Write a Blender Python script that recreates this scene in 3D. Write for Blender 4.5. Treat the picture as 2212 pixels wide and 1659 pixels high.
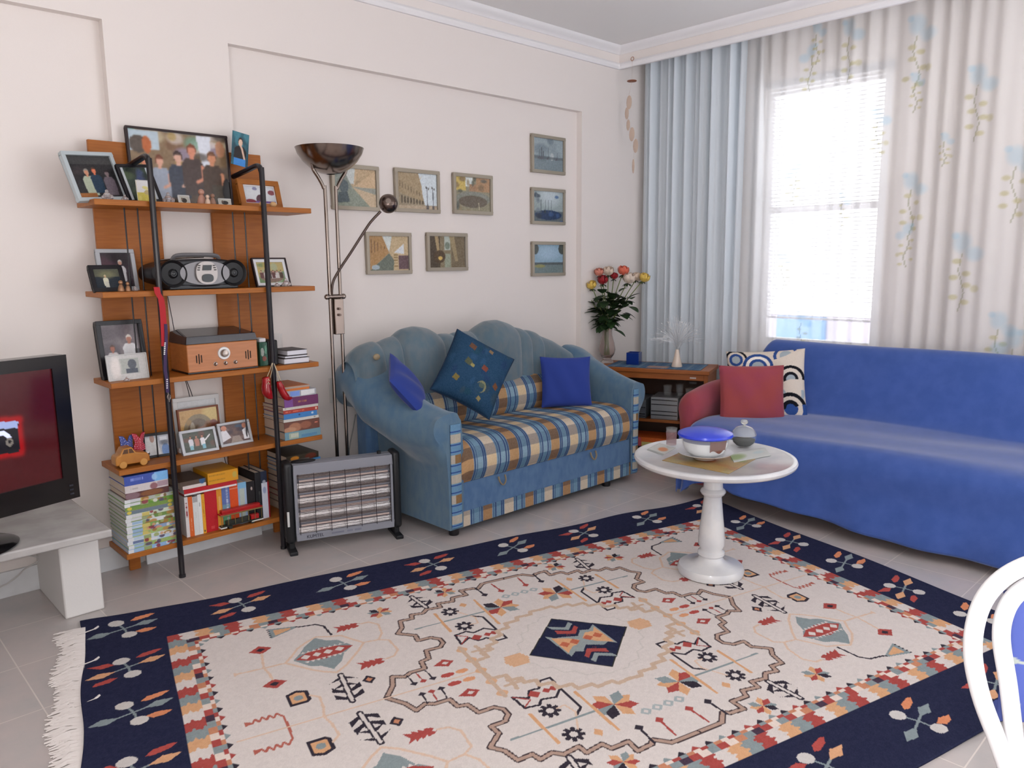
import bpy, bmesh, math, random
import numpy as np
from mathutils import Vector, Matrix
from math import sin, cos, pi, radians, sqrt, atan2, exp
rnd = random.Random(11)
sc = bpy.context.scene
for o in list(bpy.data.objects): bpy.data.objects.remove(o)

# ------------------------------------------------------------ camera
FPX, YAW, PITCH, ROLL, CAMH = 1660.57, 0.762883, 0.156339, -0.009587, 1.30
_f = Vector((sin(YAW)*cos(PITCH), cos(YAW)*cos(PITCH), -sin(PITCH)))
_r = Vector((cos(YAW), -sin(YAW), 0)); _u = _r.cross(_f)
CR = cos(ROLL)*_r + sin(ROLL)*_u; CU = -sin(ROLL)*_r + cos(ROLL)*_u; CF = _f
CAM = Vector((0, 0, CAMH))
cd = bpy.data.cameras.new('camera'); cam = bpy.data.objects.new('camera', cd)
sc.collection.objects.link(cam); sc.camera = cam
cd.sensor_width = 36; cd.lens = FPX/2212*36; cd.clip_start = .05
cam.matrix_world = Matrix(((CR.x, CU.x, -CF.x, CAM.x), (CR.y, CU.y, -CF.y, CAM.y), (CR.z, CU.z, -CF.z, CAM.z), (0, 0, 0, 1)))

# ------------------------------------------------------------ world: daylight outside the window, dimmer room behind the viewer
w = bpy.data.worlds.new('world'); sc.world = w; w.use_nodes = True
nt = w.node_tree; nt.nodes.clear()
tc = nt.nodes.new('ShaderNodeTexCoord'); sx = nt.nodes.new('ShaderNodeSeparateXYZ')
nt.links.new(tc.outputs['Generated'], sx.inputs[0])
mr = nt.nodes.new('ShaderNodeMapRange'); mr.inputs['From Min'].default_value = .15; mr.inputs['From Max'].default_value = .55
mr.inputs['To Min'].default_value = 0.0; mr.inputs['To Max'].default_value = 1.0
nt.links.new(sx.outputs['X'], mr.inputs['Value'])
mx = nt.nodes.new('ShaderNodeMix'); mx.data_type = 'RGBA'
mx.inputs['A'].default_value = (.66, .675, .715, 1); mx.inputs['B'].default_value = (3.6, 3.7, 3.9, 1)
nt.links.new(mr.outputs[0], mx.inputs['Factor'])
# added fill: world brighter from the left and below, lifting window wall and ceiling
ml = nt.nodes.new('ShaderNodeMapRange'); ml.inputs['From Min'].default_value = 0; ml.inputs['From Max'].default_value = -.9
ml.inputs['To Min'].default_value = 1.0; ml.inputs['To Max'].default_value = 6.0; nt.links.new(sx.outputs['X'], ml.inputs['Value'])
mz = nt.nodes.new('ShaderNodeMapRange'); mz.inputs['From Min'].default_value = .0; mz.inputs['From Max'].default_value = -.25
mz.inputs['To Min'].default_value = 1.0; mz.inputs['To Max'].default_value = 2.3; nt.links.new(sx.outputs['Z'], mz.inputs['Value'])
mu = nt.nodes.new('ShaderNodeMath'); mu.operation = 'MULTIPLY'; nt.links.new(ml.outputs[0], mu.inputs[0]); nt.links.new(mz.outputs[0], mu.inputs[1])
bg = nt.nodes.new('ShaderNodeBackground'); nt.links.new(mx.outputs['Result'], bg.inputs[0]); nt.links.new(mu.outputs[0], bg.inputs[1])
wo = nt.nodes.new('ShaderNodeOutputWorld'); nt.links.new(bg.outputs[0], wo.inputs[0])

# ------------------------------------------------------------ the camera's flash (a real small lamp beside the lens)
fl = bpy.data.lights.new('camera_flash', 'POINT'); fl.energy = 32; fl.shadow_soft_size = .012; fl.color = (1, .97, .94)
flo = bpy.data.objects.new('camera_flash', fl); sc.collection.objects.link(flo)
flo.location = CAM + CR*.045 + CU*.035 + CF*.0

sc.view_settings.view_transform = 'Standard'; sc.view_settings.look = 'None'; sc.view_settings.gamma = 1
sc.view_settings.use_curve_mapping = False
sc.view_settings.exposure = 0.04

# ------------------------------------------------------------ measuring helpers
def ray(px, py): return CF + CR*((px-1106)/FPX) - CU*((py-829.5)/FPX)
def P(px, py, x=None, y=None, z=None, d=None):
    r = ray(px, py)
    if d is not None: t = d
    elif x is not None: t = (x-CAM.x)/r.x
    elif y is not None: t = (y-CAM.y)/r.y
    else: t = (z-CAM.z)/r.z
    return CAM + r*t

# ------------------------------------------------------------ materials
def lin(c): return c/12.92 if c <= .04045 else ((c+.055)/1.055)**2.4
def rgb(c):
    if isinstance(c, str): c = tuple(int(c[i:i+2], 16) for i in (0, 2, 4))
    if max(c) > 1.001: c = tuple(v/255 for v in c)
    return tuple(c)
def L4(c): c = rgb(c); return (lin(c[0]), lin(c[1]), lin(c[2]), 1)
MATS = {}
def mat(name, col='cccccc', rough=.6, metal=0, bump=0, bscale=200, var=0, vscale=30, col2=None, alpha=1, trans=0, ior=1.45,
        emit=0, sheen=0, coat=0, attr=False, spec=.5, stretch=None, transl=0):
    if name in MATS: return MATS[name]
    m = bpy.data.materials.new(name); m.use_nodes = True; MATS[name] = m
    n = m.node_tree.nodes; k = m.node_tree.links; b = n['Principled BSDF']
    b.inputs['Base Color'].default_value = L4(col); b.inputs['Roughness'].default_value = rough
    b.inputs['Metallic'].default_value = metal; b.inputs['Specular IOR Level'].default_value = spec
    b.inputs['Alpha'].default_value = alpha; b.inputs['Transmission Weight'].default_value = trans; b.inputs['IOR'].default_value = ior
    b.inputs['Coat Weight'].default_value = coat; b.inputs['Coat Roughness'].default_value = .08
    if sheen: b.inputs['Sheen Weight'].default_value = sheen; b.inputs['Sheen Roughness'].default_value = .4
    t = n.new('ShaderNodeTexCoord'); mp = n.new('ShaderNodeMapping'); k.new(t.outputs['Object'], mp.inputs[0])
    if stretch: mp.inputs['Scale'].default_value = stretch
    src = None
    if attr:
        a = n.new('ShaderNodeAttribute'); a.attribute_name = 'Col'; src = a.outputs['Color']
        k.new(src, b.inputs['Base Color'])
    if emit:
        if src: k.new(src, b.inputs['Emission Color'])
        else: b.inputs['Emission Color'].default_value = L4(col)
        b.inputs['Emission Strength'].default_value = emit
    if var or col2:
        no = n.new('ShaderNodeTexNoise'); no.inputs['Scale'].default_value = vscale; no.inputs['Detail'].default_value = 5
        k.new(mp.outputs[0], no.inputs['Vector'])
        cr = n.new('ShaderNodeValToRGB'); cr.color_ramp.elements[0].position = .38; cr.color_ramp.elements[1].position = .64
        c0 = L4(col)
        if col2: c1 = L4(col2)
        else: c1 = tuple(min(1, v*(1-var)) for v in c0[:3])+(1,)
        cr.color_ramp.elements[0].color = c0; cr.color_ramp.elements[1].color = c1
        k.new(no.outputs['Fac'], cr.inputs[0])
        if attr:
            mm = n.new('ShaderNodeMix'); mm.data_type = 'RGBA'; mm.blend_type = 'MULTIPLY'; mm.inputs['Factor'].default_value = 1
            k.new(src, mm.inputs['A']); k.new(cr.outputs[0], mm.inputs['B']); k.new(mm.outputs['Result'], b.inputs['Base Color'])
        else: k.new(cr.outputs[0], b.inputs['Base Color'])
    if bump:
        no = n.new('ShaderNodeTexNoise'); no.inputs['Scale'].default_value = bscale; no.inputs['Detail'].default_value = 3
        k.new(mp.outputs[0], no.inputs['Vector'])
        bu = n.new('ShaderNodeBump'); bu.inputs['Strength'].default_value = bump; bu.inputs['Distance'].default_value = .004
        k.new(no.outputs['Fac'], bu.inputs['Height']); k.new(bu.outputs[0], b.inputs['Normal'])
    if transl:
        tr = n.new('ShaderNodeBsdfTranslucent'); tr.inputs[0].default_value = L4(col)
        mxs = n.new('ShaderNodeMixShader'); mxs.inputs[0].default_value = transl
        k.new(b.outputs[0], mxs.inputs[1]); k.new(tr.outputs[0], mxs.inputs[2]); k.new(mxs.outputs[0], n['Material Output'].inputs[0])
    return m
def PM(name='printed_surface', rough=.5, bump=.0, **kw): return mat(name, 'ffffff', rough, attr=True, bump=bump, **kw)

# ------------------------------------------------------------ mesh building
class MB:
    def __init__(s): s.v = []; s.f = []; s.mi = []; s.cur = 0
    def add(s, vs, fs):
        o = len(s.v); s.v += [tuple(v) for v in vs]; s.f += [[i+o for i in f] for f in fs]; s.mi += [s.cur]*len(fs); return s
    def box(s, c, d, rz=0, M=None):
        hx, hy, hz = d[0]/2, d[1]/2, d[2]/2
        vs = [Vector((x, y, z)) for x in (-hx, hx) for y in (-hy, hy) for z in (-hz, hz)]
        R = M if M is not None else Matrix.Rotation(rz, 3, 'Z')
        vs = [R @ v + Vector(c) for v in vs]
        return s.add(vs, [(0, 1, 3, 2), (4, 6, 7, 5), (0, 4, 5, 1), (2, 3, 7, 6), (0, 2, 6, 4), (1, 5, 7, 3)])
    def bb(s, a, b): # box by two corners
        return s.box([(a[i]+b[i])/2 for i in range(3)], [abs(b[i]-a[i]) for i in range(3)])
    def tube(s, pts, r, n=8, closed=False, caps=True, flat=1):
        pts = [Vector(p) for p in pts]; N = len(pts); rs = r if hasattr(r, '__len__') else [r]*N
        base = len(s.v); vs = []; prev = None
        for i, p in enumerate(pts):
            if closed: t = (pts[(i+1) % N]-pts[i-1]).normalized()
            else: t = (pts[min(i+1, N-1)]-pts[max(i-1, 0)]).normalized()
            if prev is None:
                a = Vector((0, 0, 1)) if abs(t.z) < .9 else Vector((1, 0, 0)); nn = t.cross(a).normalized()
            else:
                nn = (prev - t*prev.dot(t)); nn = nn.normalized() if nn.length > 1e-6 else t.orthogonal().normalized()
            prev = nn; bn = t.cross(nn)
            for j in range(n):
                a = 2*pi*j/n; vs.append(p + nn*cos(a)*rs[i] + bn*sin(a)*rs[i]*flat)
        fs = []
        for i in range(N if closed else N-1):
            for j in range(n):
                a = i*n+j; b = i*n+(j+1) % n; c = ((i+1) % N)*n+(j+1) % n; d = ((i+1) % N)*n+j
                fs.append((a, b, c, d))
        if caps and not closed: fs += [tuple(range(n))[::-1], tuple((N-1)*n+j for j in range(n))]
        return s.add(vs, fs)
    def cyl(s, p0, p1, r0, r1=None, n=24): return s.tube([p0, p1], [r0, r0 if r1 is None else r1], n)
    def lathe(s, prof, c=(0, 0, 0), n=32, M=None, cap=True):
        vs = []; fs = []; m = len(prof); c = Vector(c)
        for (r, z) in prof:
            for j in range(n):
                a = 2*pi*j/n; v = Vector((r*cos(a), r*sin(a), z)); vs.append((M @ v if M is not None else v)+c)
        for i in range(m-1):
            for j in range(n): fs.append((i*n+j, i*n+(j+1) % n, (i+1)*n+(j+1) % n, (i+1)*n+j))
        if cap:
            if prof[0][0] > 1e-5: fs.append(tuple(range(n))[::-1])
            if prof[-1][0] > 1e-5: fs.append(tuple((m-1)*n+j for j in range(n)))
        return s.add(vs, fs)
    def grid(s, fn, nu, nv, cu=False, cv=False):
        vs = [fn(i/(nu if cu else nu-1), j/(nv if cv else nv-1)) for i in range(nu) for j in range(nv)]; fs = []
        for i in range(nu if cu else nu-1):
            for j in range(nv if cv else nv-1):
                a = i*nv+j; b = ((i+1) % nu)*nv+j; c = ((i+1) % nu)*nv+(j+1) % nv; d = i*nv+(j+1) % nv
                fs.append((a, b, c, d))
        return s.add(vs, fs)
    def prism(s, poly, fn, d0, d1): # poly 2d, fn(x,y,depth)->3d
        n = len(poly); vs = [fn(x, y, d0) for x, y in poly]+[fn(x, y, d1) for x, y in poly]
        fs = [tuple(range(n))[::-1], tuple(range(n, 2*n))]+[(i, (i+1) % n, n+(i+1) % n, n+i) for i in range(n)]
        return s.add(vs, fs)
    def ball(s, c, r, n=16, sc_=(1, 1, 1), M=None):
        m = max(6, n//2); c = Vector(c)
        def fn(u, v):
            a = 2*pi*u; b = pi*v
            q = Vector((r*sc_[0]*sin(b)*cos(a), r*sc_[1]*sin(b)*sin(a), r*sc_[2]*cos(b)))
            return (M @ q if M is not None else q)+c
        return s.grid(fn, n, m, cu=True)
    def build(s, name, mt, parent=None, smooth=True, bevel=0, sub=0, local=False, angle=35, solid=0, seg=2):
        me = bpy.data.meshes.new(name); o = bpy.data.objects.new(name, me); sc.collection.objects.link(o)
        v = s.v
        if parent is not None:
            o.parent = parent
            if not local:
                inv = wm(parent).inverted(); v = [tuple(inv @ Vector(p)) for p in v]
        me.from_pydata(v, [], s.f)
        for m in (mt if isinstance(mt, (list, tuple)) else [mt]): me.materials.append(m)
        me.polygons.foreach_set('material_index', s.mi)
        bm = bmesh.new(); bm.from_mesh(me); bmesh.ops.remove_doubles(bm, verts=bm.verts, dist=1e-6)
        bmesh.ops.recalc_face_normals(bm, faces=bm.faces); bm.to_mesh(me); bm.free()
        if smooth:
            me.polygons.foreach_set('use_smooth', [True]*len(me.polygons))
            me.set_sharp_from_angle(angle=radians(angle))
        if solid: md = o.modifiers.new('s', 'SOLIDIFY'); md.thickness = solid; md.offset = 0
        if bevel: md = o.modifiers.new('b', 'BEVEL'); md.width = bevel; md.segments = seg; md.limit_method = 'ANGLE'; md.harden_normals = False
        if sub: md = o.modifiers.new('u', 'SUBSURF'); md.levels = sub; md.render_levels = sub
        return o
def wm(o):
    m = o.matrix_basis.copy()
    while o.parent is not None: o = o.parent; m = o.matrix_basis @ m
    return m
def thing(name, label, cat, loc=(0, 0, 0), rz=0, group=None, kind=None):
    o = bpy.data.objects.new(name, None); sc.collection.objects.link(o); o.empty_display_size = .05
    o.location = loc; o.rotation_euler = (0, 0, rz); return tag(o, label, cat, group, kind)
def tag(o, label=None, cat=None, group=None, kind=None):
    if label: o['label'] = label
    if cat: o['category'] = cat
    if group: o['group'] = group
    if kind: o['kind'] = kind
    return o
def struct(o, label=None): o['kind'] = 'structure'; return o

# ------------------------------------------------------------ painter: woven / printed patterns kept as a colour attribute of the surface
class Cv:
    def __init__(s, W, H, res, col): # W,H in units, res = unit per cell
        s.W, s.H, s.res = W, H, res; s.nx, s.ny = int(round(W/res))+1, int(round(H/res))+1
        s.a = np.empty((s.ny, s.nx, 4)); s.a[:] = (*rgb(col), 1)
        s.X, s.Y = np.meshgrid(np.linspace(0, W, s.nx), np.linspace(0, H, s.ny)); s.ox = s.oy = 0
    def org(s, x, y): s.ox, s.oy = x, y
    def _box(s, x0, y0, x1, y1):
        i0 = max(0, int((x0)/s.res)-1); i1 = min(s.nx, int((x1)/s.res)+3); j0 = max(0, int((y0)/s.res)-1); j1 = min(s.ny, int((y1)/s.res)+3)
        return i0, i1, j0, j1
    def put(s, m, sl, c, al=1):
        c = (*rgb(c), 1) if len(rgb(c)) == 3 else rgb(c); A = s.a[sl]; A[m] = A[m]*(1-al)+np.array(c)*al
    def poly(s, pts, c, al=1):
        p = [(x+s.ox, y+s.oy) for x, y in pts]; xs = [q[0] for q in p]; ys = [q[1] for q in p]
        i0, i1, j0, j1 = s._box(min(xs), min(ys), max(xs), max(ys))
        if i1 <= i0 or j1 <= j0: return
        X = s.X[j0:j1, i0:i1]; Y = s.Y[j0:j1, i0:i1]; m = np.zeros(X.shape, bool); n = len(p)
        for k in range(n):
            x0, y0 = p[k]; x1, y1 = p[(k+1) % n]
            if y0 == y1: continue
            m ^= ((y0 > Y) != (y1 > Y)) & (X < (x1-x0)*(Y-y0)/(y1-y0)+x0)
        s.put(m, (slice(j0, j1), slice(i0, i1)), c, al)
    def rect(s, x0, y0, x1, y1, c, al=1): s.poly([(x0, y0), (x1, y0), (x1, y1), (x0, y1)], c, al)
    def ell(s, cx, cy, rx, ry, c, al=1, soft=0):
        cx += s.ox; cy += s.oy; i0, i1, j0, j1 = s._box(cx-rx, cy-ry, cx+rx, cy+ry)
        if i1 <= i0 or j1 <= j0: return
        q = ((s.X[j0:j1, i0:i1]-cx)/rx)**2+((s.Y[j0:j1, i0:i1]-cy)/ry)**2; m = q < 1
        if soft:
            A = s.a[j0:j1, i0:i1]; wgt = (np.clip((1-q)/soft, 0, 1)*al)[..., None]
            cc = np.array((*rgb(c), 1) if len(rgb(c)) == 3 else rgb(c)); A[:] = A*(1-wgt)+cc*wgt
        else: s.put(m, (slice(j0, j1), slice(i0, i1)), c, al)
    def line(s, pts, wd, c, closed=False, al=1):
        p = [(x+s.ox, y+s.oy) for x, y in pts]
        if closed: p.append(p[0])
        for (x0, y0), (x1, y1) in zip(p, p[1:]):
            i0, i1, j0, j1 = s._box(min(x0, x1)-wd, min(y0, y1)-wd, max(x0, x1)+wd, max(y0, y1)+wd)
            if i1 <= i0 or j1 <= j0: continue
            X = s.X[j0:j1, i0:i1]; Y = s.Y[j0:j1, i0:i1]; dx, dy = x1-x0, y1-y0; L = dx*dx+dy*dy+1e-12
            t = np.clip(((X-x0)*dx+(Y-y0)*dy)/L, 0, 1); m = (X-x0-t*dx)**2+(Y-y0-t*dy)**2 < (wd/2)**2
            s.put(m, (slice(j0, j1), slice(i0, i1)), c, al)
    def noise(s, amp, seed=1, k=1):
        r = np.random.RandomState(seed); n = r.rand(s.ny//k+2, s.nx//k+2)-.5
        n = np.kron(n, np.ones((k, k)))[:s.ny, :s.nx]; s.a[..., :3] = np.clip(s.a[..., :3]+n[..., None]*amp, 0, 1)
    def blur(s, it=1):
        for _ in range(it):
            a = s.a; b = a.copy(); b[1:-1, 1:-1] = (a[1:-1, 1:-1]*4+a[:-2, 1:-1]+a[2:, 1:-1]+a[1:-1, :-2]+a[1:-1, 2:])/8; s.a = b
    def sheet(s, name, fn, mt, parent=None, local=False, smooth=True, solid=0):
        """fn(U,V arrays 0..1) -> X,Y,Z arrays (world)"""
        U = s.X/s.W; V = s.Y/s.H; x, y, z = fn(U, V)
        co = np.stack([np.broadcast_to(q, U.shape) for q in (x, y, z)], -1).reshape(-1, 3).astype(float)
        me = bpy.data.meshes.new(name); o = bpy.data.objects.new(name, me); sc.collection.objects.link(o)
        if parent is not None:
            o.parent = parent
            if not local:
                inv = np.array(wm(parent).inverted()); co = co @ inv[:3, :3].T + inv[:3, 3]
        ny, nx = s.ny, s.nx; idx = np.arange(ny*nx).reshape(ny, nx)
        q = np.stack([idx[:-1, :-1], idx[:-1, 1:], idx[1:, 1:], idx[1:, :-1]], -1).reshape(-1, 4)
        me.vertices.add(len(co)); me.vertices.foreach_set('co', co.ravel())
        me.loops.add(q.size); me.loops.foreach_set('vertex_index', q.ravel())
        me.polygons.add(len(q)); me.polygons.foreach_set('loop_start', np.arange(0, q.size, 4)); me.polygons.foreach_set('loop_total', np.full(len(q), 4))
        me.update(calc_edges=True); me.validate()
        at = me.color_attributes.new('Col', 'FLOAT_COLOR', 'POINT')
        c = s.a.reshape(-1, 4).copy(); k = c[:, :3]; c[:, :3] = np.where(k <= .04045, k/12.92, ((k+.055)/1.055)**2.4)
        at.data.foreach_set('color', c.ravel()); me.materials.append(mt)
        if smooth: me.polygons.foreach_set('use_smooth', [True]*len(me.polygons))
        if solid: md = o.modifiers.new('s', 'SOLIDIFY'); md.thickness = solid; md.offset = -1
        return o
def flat_fn(o, ex, ey): # plane sheet from origin o with edge vectors ex, ey
    return lambda U, V: tuple(o[i]+ex[i]*U+ey[i]*V for i in range(3))
def text(s, name, size, o, ex, ey, mt, parent, ext=.0004):
    c = bpy.data.curves.new(name, 'FONT'); c.body = s; c.size = size; c.extrude = ext
    t = bpy.data.objects.new(name+'_tmp', c); sc.collection.objects.link(t)
    dg = bpy.context.evaluated_depsgraph_get(); me = bpy.data.meshes.new_from_object(t.evaluated_get(dg)); bpy.data.objects.remove(t)
    ex = Vector(ex).normalized(); ey = Vector(ey).normalized(); ez = ex.cross(ey); o = Vector(o)
    M = Matrix(((ex.x, ey.x, ez.x, o.x), (ex.y, ey.y, ez.y, o.y), (ex.z, ey.z, ez.z, o.z), (0, 0, 0, 1)))
    ob = bpy.data.objects.new(name, me); sc.collection.objects.link(ob); ob.parent = parent
    me.transform(wm(parent).inverted() @ M); me.materials.clear(); me.materials.append(mt); return ob
def pinterp(x, tab):
    if x <= tab[0][0]: return tab[0][1]
    for (a, b), (c, d) in zip(tab, tab[1:]):
        if x <= c: return b+(d-b)*(x-a)/(c-a)
    return tab[-1][1]
def catmull(pts, k=6):
    pts = [Vector(p) for p in pts]; out = []
    for i in range(len(pts)-1):
        p0 = pts[max(i-1, 0)]; p1 = pts[i]; p2 = pts[i+1]; p3 = pts[min(i+2, len(pts)-1)]
        for j in range(k):
            t = j/k; out.append(.5*((2*p1)+(-p0+p2)*t+(2*p0-5*p1+4*p2-p3)*t*t+(-p0+3*p1-3*p2+p3)*t**3))
    out.append(pts[-1]); return out
# ============================================================ ROOM
YB, YI, XW, ZC = 3.46, 3.505, 4.74, 2.73      # beam face, recessed infill, window wall, ceiling
XL, YF = -1.9, -2.2
WALL = mat('wall_plaster', 'ebe3de', .75, bump=.06, bscale=260)
TRIM = mat('cornice_paint', 'f1eff0', .6)
CEIL = mat('ceiling_paint', 'f0eeec', .8, bump=.04, bscale=200)
# floor with tiles
fm = bpy.data.materials.new('floor_tiles'); fm.use_nodes = True; MATS['floor'] = fm
n = fm.node_tree.nodes; k = fm.node_tree.links; b = n['Principled BSDF']
t = n.new('ShaderNodeTexCoord'); mp = n.new('ShaderNodeMapping'); k.new(t.outputs['Object'], mp.inputs[0])
mp.inputs['Location'].default_value = (-(.446), -(3.168), 0)
br = n.new('ShaderNodeTexBrick'); br.offset = 0; br.squash = 1; br.inputs['Scale'].default_value = 1
br.inputs['Brick Width'].default_value = .328; br.inputs['Row Height'].default_value = .333; br.inputs['Mortar Size'].default_value = .0024
br.inputs['Mortar Smooth'].default_value = .3
br.inputs['Color1'].default_value = L4('b9aeab'); br.inputs['Color2'].default_value = L4('b4abaa'); br.inputs['Mortar'].default_value = L4('cfc1b8')
k.new(mp.outputs[0], br.inputs['Vector'])
no = n.new('ShaderNodeTexNoise'); no.inputs['Scale'].default_value = 5; no.inputs['Detail'].default_value = 8; no.inputs['Roughness'].default_value = .65
k.new(t.outputs['Object'], no.inputs['Vector'])
cr = n.new('ShaderNodeValToRGB'); cr.color_ramp.elements[0].position = .3; cr.color_ramp.elements[1].position = .7
cr.color_ramp.elements[0].color = L4('bcb8b6'); cr.color_ramp.elements[1].color = L4('ccc0bc'); k.new(no.outputs['Fac'], cr.inputs[0])
mm = n.new('ShaderNodeMix'); mm.data_type = 'RGBA'; k.new(br.outputs['Fac'], mm.inputs['Factor'])
k.new(cr.outputs[0], mm.inputs['A']); mm.inputs['B'].default_value = L4('ddd4cd'); k.new(mm.outputs['Result'], b.inputs['Base Color'])
b.inputs['Roughness'].default_value = .16; b.inputs['Specular IOR Level'].default_value = .45
bu = n.new('ShaderNodeBump'); bu.invert = True; bu.inputs['Strength'].default_value = .25; bu.inputs['Distance'].default_value = .001
k.new(br.outputs['Fac'], bu.inputs['Height']); k.new(bu.outputs[0], b.inputs['Normal'])
m = MB(); m.bb((XL, YF, -.08), (XW+.15, YI+.15, 0)); struct(m.build('floor', fm, smooth=False))
m = MB(); m.bb((XL, YF, ZC), (XW+.15, YI+.15, ZC+.1)); struct(m.build('ceiling', CEIL, smooth=False))
# back wall: infill panels recessed between columns and beam
A0 = P(220, 43, y=YB); B0 = P(492, 93, y=YB); C0 = P(1257, 237, y=YB)
xa, xb, xc, zt = A0.x, B0.x, C0.x, 2.272
m = MB()
m.bb((XL, YI, 0), (XW+.1, YI+.12, ZC))
m.bb((XL, YB, zt), (XW, YI, ZC)); m.bb((xa, YB, 0), (xb, YI, zt)); m.bb((xc, YB, 0), (XW, YI, zt))
struct(m.build('wall_back', WALL, smooth=False))
# unseen left wall, solid beside the tv to block light, opened nearer the viewer
m = MB(); m.bb((XL-.12, -.5, 0), (XL, YI+.1, ZC)); m.bb((XL-.12, YF, 2.45), (XL, -.5, ZC)); struct(m.build('wall_left', WALL, smooth=False))
# unseen wall behind the viewer, added on the left to block light there
m = MB(); m.bb((XL-.12, YF-.12, 0), (1.2, YF, ZC)); struct(m.build('wall_front', WALL, smooth=False))
# window wall with opening
wy0, wy1, wz0, wz1 = 1.80, 2.585, .74, 2.385
m = MB()
m.bb((XW, YF, 0), (XW+.14, wy0, ZC)); m.bb((XW, wy1, 0), (XW+.14, YI+.1, ZC)); m.bb((XW, wy0, 0), (XW+.14, wy1, wz0)); m.bb((XW, wy0, wz1), (XW+.14, wy1, ZC))
struct(m.build('wall_right', WALL, smooth=False))
BB = mat('baseboard_marble', 'e3e5e7', .35, var=.08, vscale=12)
m = MB()
for x0, x1, y in ((XL, xa-.012, YI), (xa-.012, xb+.012, YB), (xb+.012, xc-.012, YI), (xc-.012, XW, YB)): m.bb((x0, y-.012, 0), (x1, y, .105))
struct(m.build('baseboard_back', BB, smooth=False, bevel=.002))
m = MB(); m.bb((XW-.012, YF, 0), (XW, YB-.012, .075)); struct(m.build('baseboard_right', BB, smooth=False, bevel=.002))
# pelmet (curtain box) and cornices
XP = 4.345
def mould(prof, name): # profile in (out, z) run along the back wall then along the pelmet; mitred
    mb = MB(); n_ = len(prof); vs = []
    for (o, z) in prof: vs.append((XL, YB-o, z))
    for (o, z) in prof: vs.append((XP-o, YB-o, z))
    for (o, z) in prof: vs.append((XP-o, YF, z))
    fs = []
    for s_ in range(2):
        for i in range(n_): fs.append((s_*n_+i, s_*n_+(i+1) % n_, (s_+1)*n_+(i+1) % n_, (s_+1)*n_+i))
    fs += [tuple(range(n_)), tuple(range(2*n_, 3*n_))]
    mb.add(vs, fs); return struct(mb.build(name, TRIM, angle=25))
m = MB(); m.bb((XP, YF, 2.595), (XP+.025, YB, ZC)); struct(m.build('trim_3', WALL, smooth=False))
mould([(0, ZC), (0, 2.685), (.008, 2.685), (.014, 2.692), (.03, 2.70), (.045, 2.712), (.052, 2.722), (.055, ZC)], 'trim_1')
mould([(-.002, 2.590), (-.002, 2.632), (.008, 2.632), (.013, 2.626), (.02, 2.618), (.022, 2.605), (.018, 2.596), (.014, 2.590)], 'trim_2')
# window frame, glass, blind, outside
WF = mat('window_frame_white', 'e9eaec', .4)
o = thing('window_1', None, None, (XW+.05, (wy0+wy1)/2, wz0)); o['kind'] = 'structure'
m = MB(); fw = .055
m.bb((XW+.03, wy0, wz0), (XW+.08, wy0+fw, wz1)); m.bb((XW+.03, wy1-fw, wz0), (XW+.08, wy1, wz1))
m.bb((XW+.03, wy0+fw, wz0), (XW+.08, wy1-fw, wz0+fw)); m.bb((XW+.03, wy0+fw, wz1-fw), (XW+.08, wy1-fw, wz1)); m.bb((XW+.035, wy0+fw, 1.60), (XW+.075, wy1-fw, 1.64))
m.build('window_frame', WF, o, bevel=.004)
m = MB(); m.bb((XW+.052, wy0+fw, wz0+fw), (XW+.057, wy1-fw, wz1-fw)); m.build('window_pane', mat('window_glass', 'ffffff', .02, trans=1, ior=1.1, spec=.3), o, smooth=False)
# venetian blind on the inside of the frame
bl = thing('venetian_blind', 'white slatted venetian blind hanging in the bright window behind the sheer curtain', 'blind', (XW-.02, (wy0+wy1)/2, .93))
SL = mat('blind_slat', 'f2f3f5', .5, transl=.5)
m = MB(); z = .95
while z < 2.37:
    m.box((XW-.022, (wy0+wy1)/2, z), (.022, wy1-wy0-.01, .0012), M=Matrix.Rotation(radians(8), 3, 'Y')); z += .024
m.build('slats', SL, bl, smooth=False)
m = MB(); m.bb((XW-.04, wy0-.01, 2.37), (XW-.005, wy1+.01, 2.41)); m.build('head_rail', mat('blind_rail', '6f7d90', .5), bl, bevel=.003)
m = MB(); m.bb((XW-.032, wy0, .928), (XW-.012, wy1, .94)); m.build('bottom_rail', SL, bl, bevel=.002)
m = MB()
for yy in (wy0+.12, (wy0+wy1)/2, wy1-.12): m.tube([(XW-.022, yy, .94), (XW-.022, yy, 2.37)], .0012, 5)
m.build('ladder_cord', SL, bl)
# outside: parapet with a blue panel seen under the blind
m = MB(); m.bb((5.9, .4, 0), (6.0, 4.6, .86)); tag(m.build('balcony_parapet', mat('parapet_paint', 'c9c6d6', .8), smooth=False), 'low lilac grey balcony wall outside, seen under the blind', 'wall')
m = MB(); m.bb((5.86, 2.62, .66), (5.895, 3.02, .86)); tag(m.build('blue_board', mat('panel_blue', '6aa5d6', .6), smooth=False, bevel=.004), 'pale blue board hung on the balcony wall outside', 'board')
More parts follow.
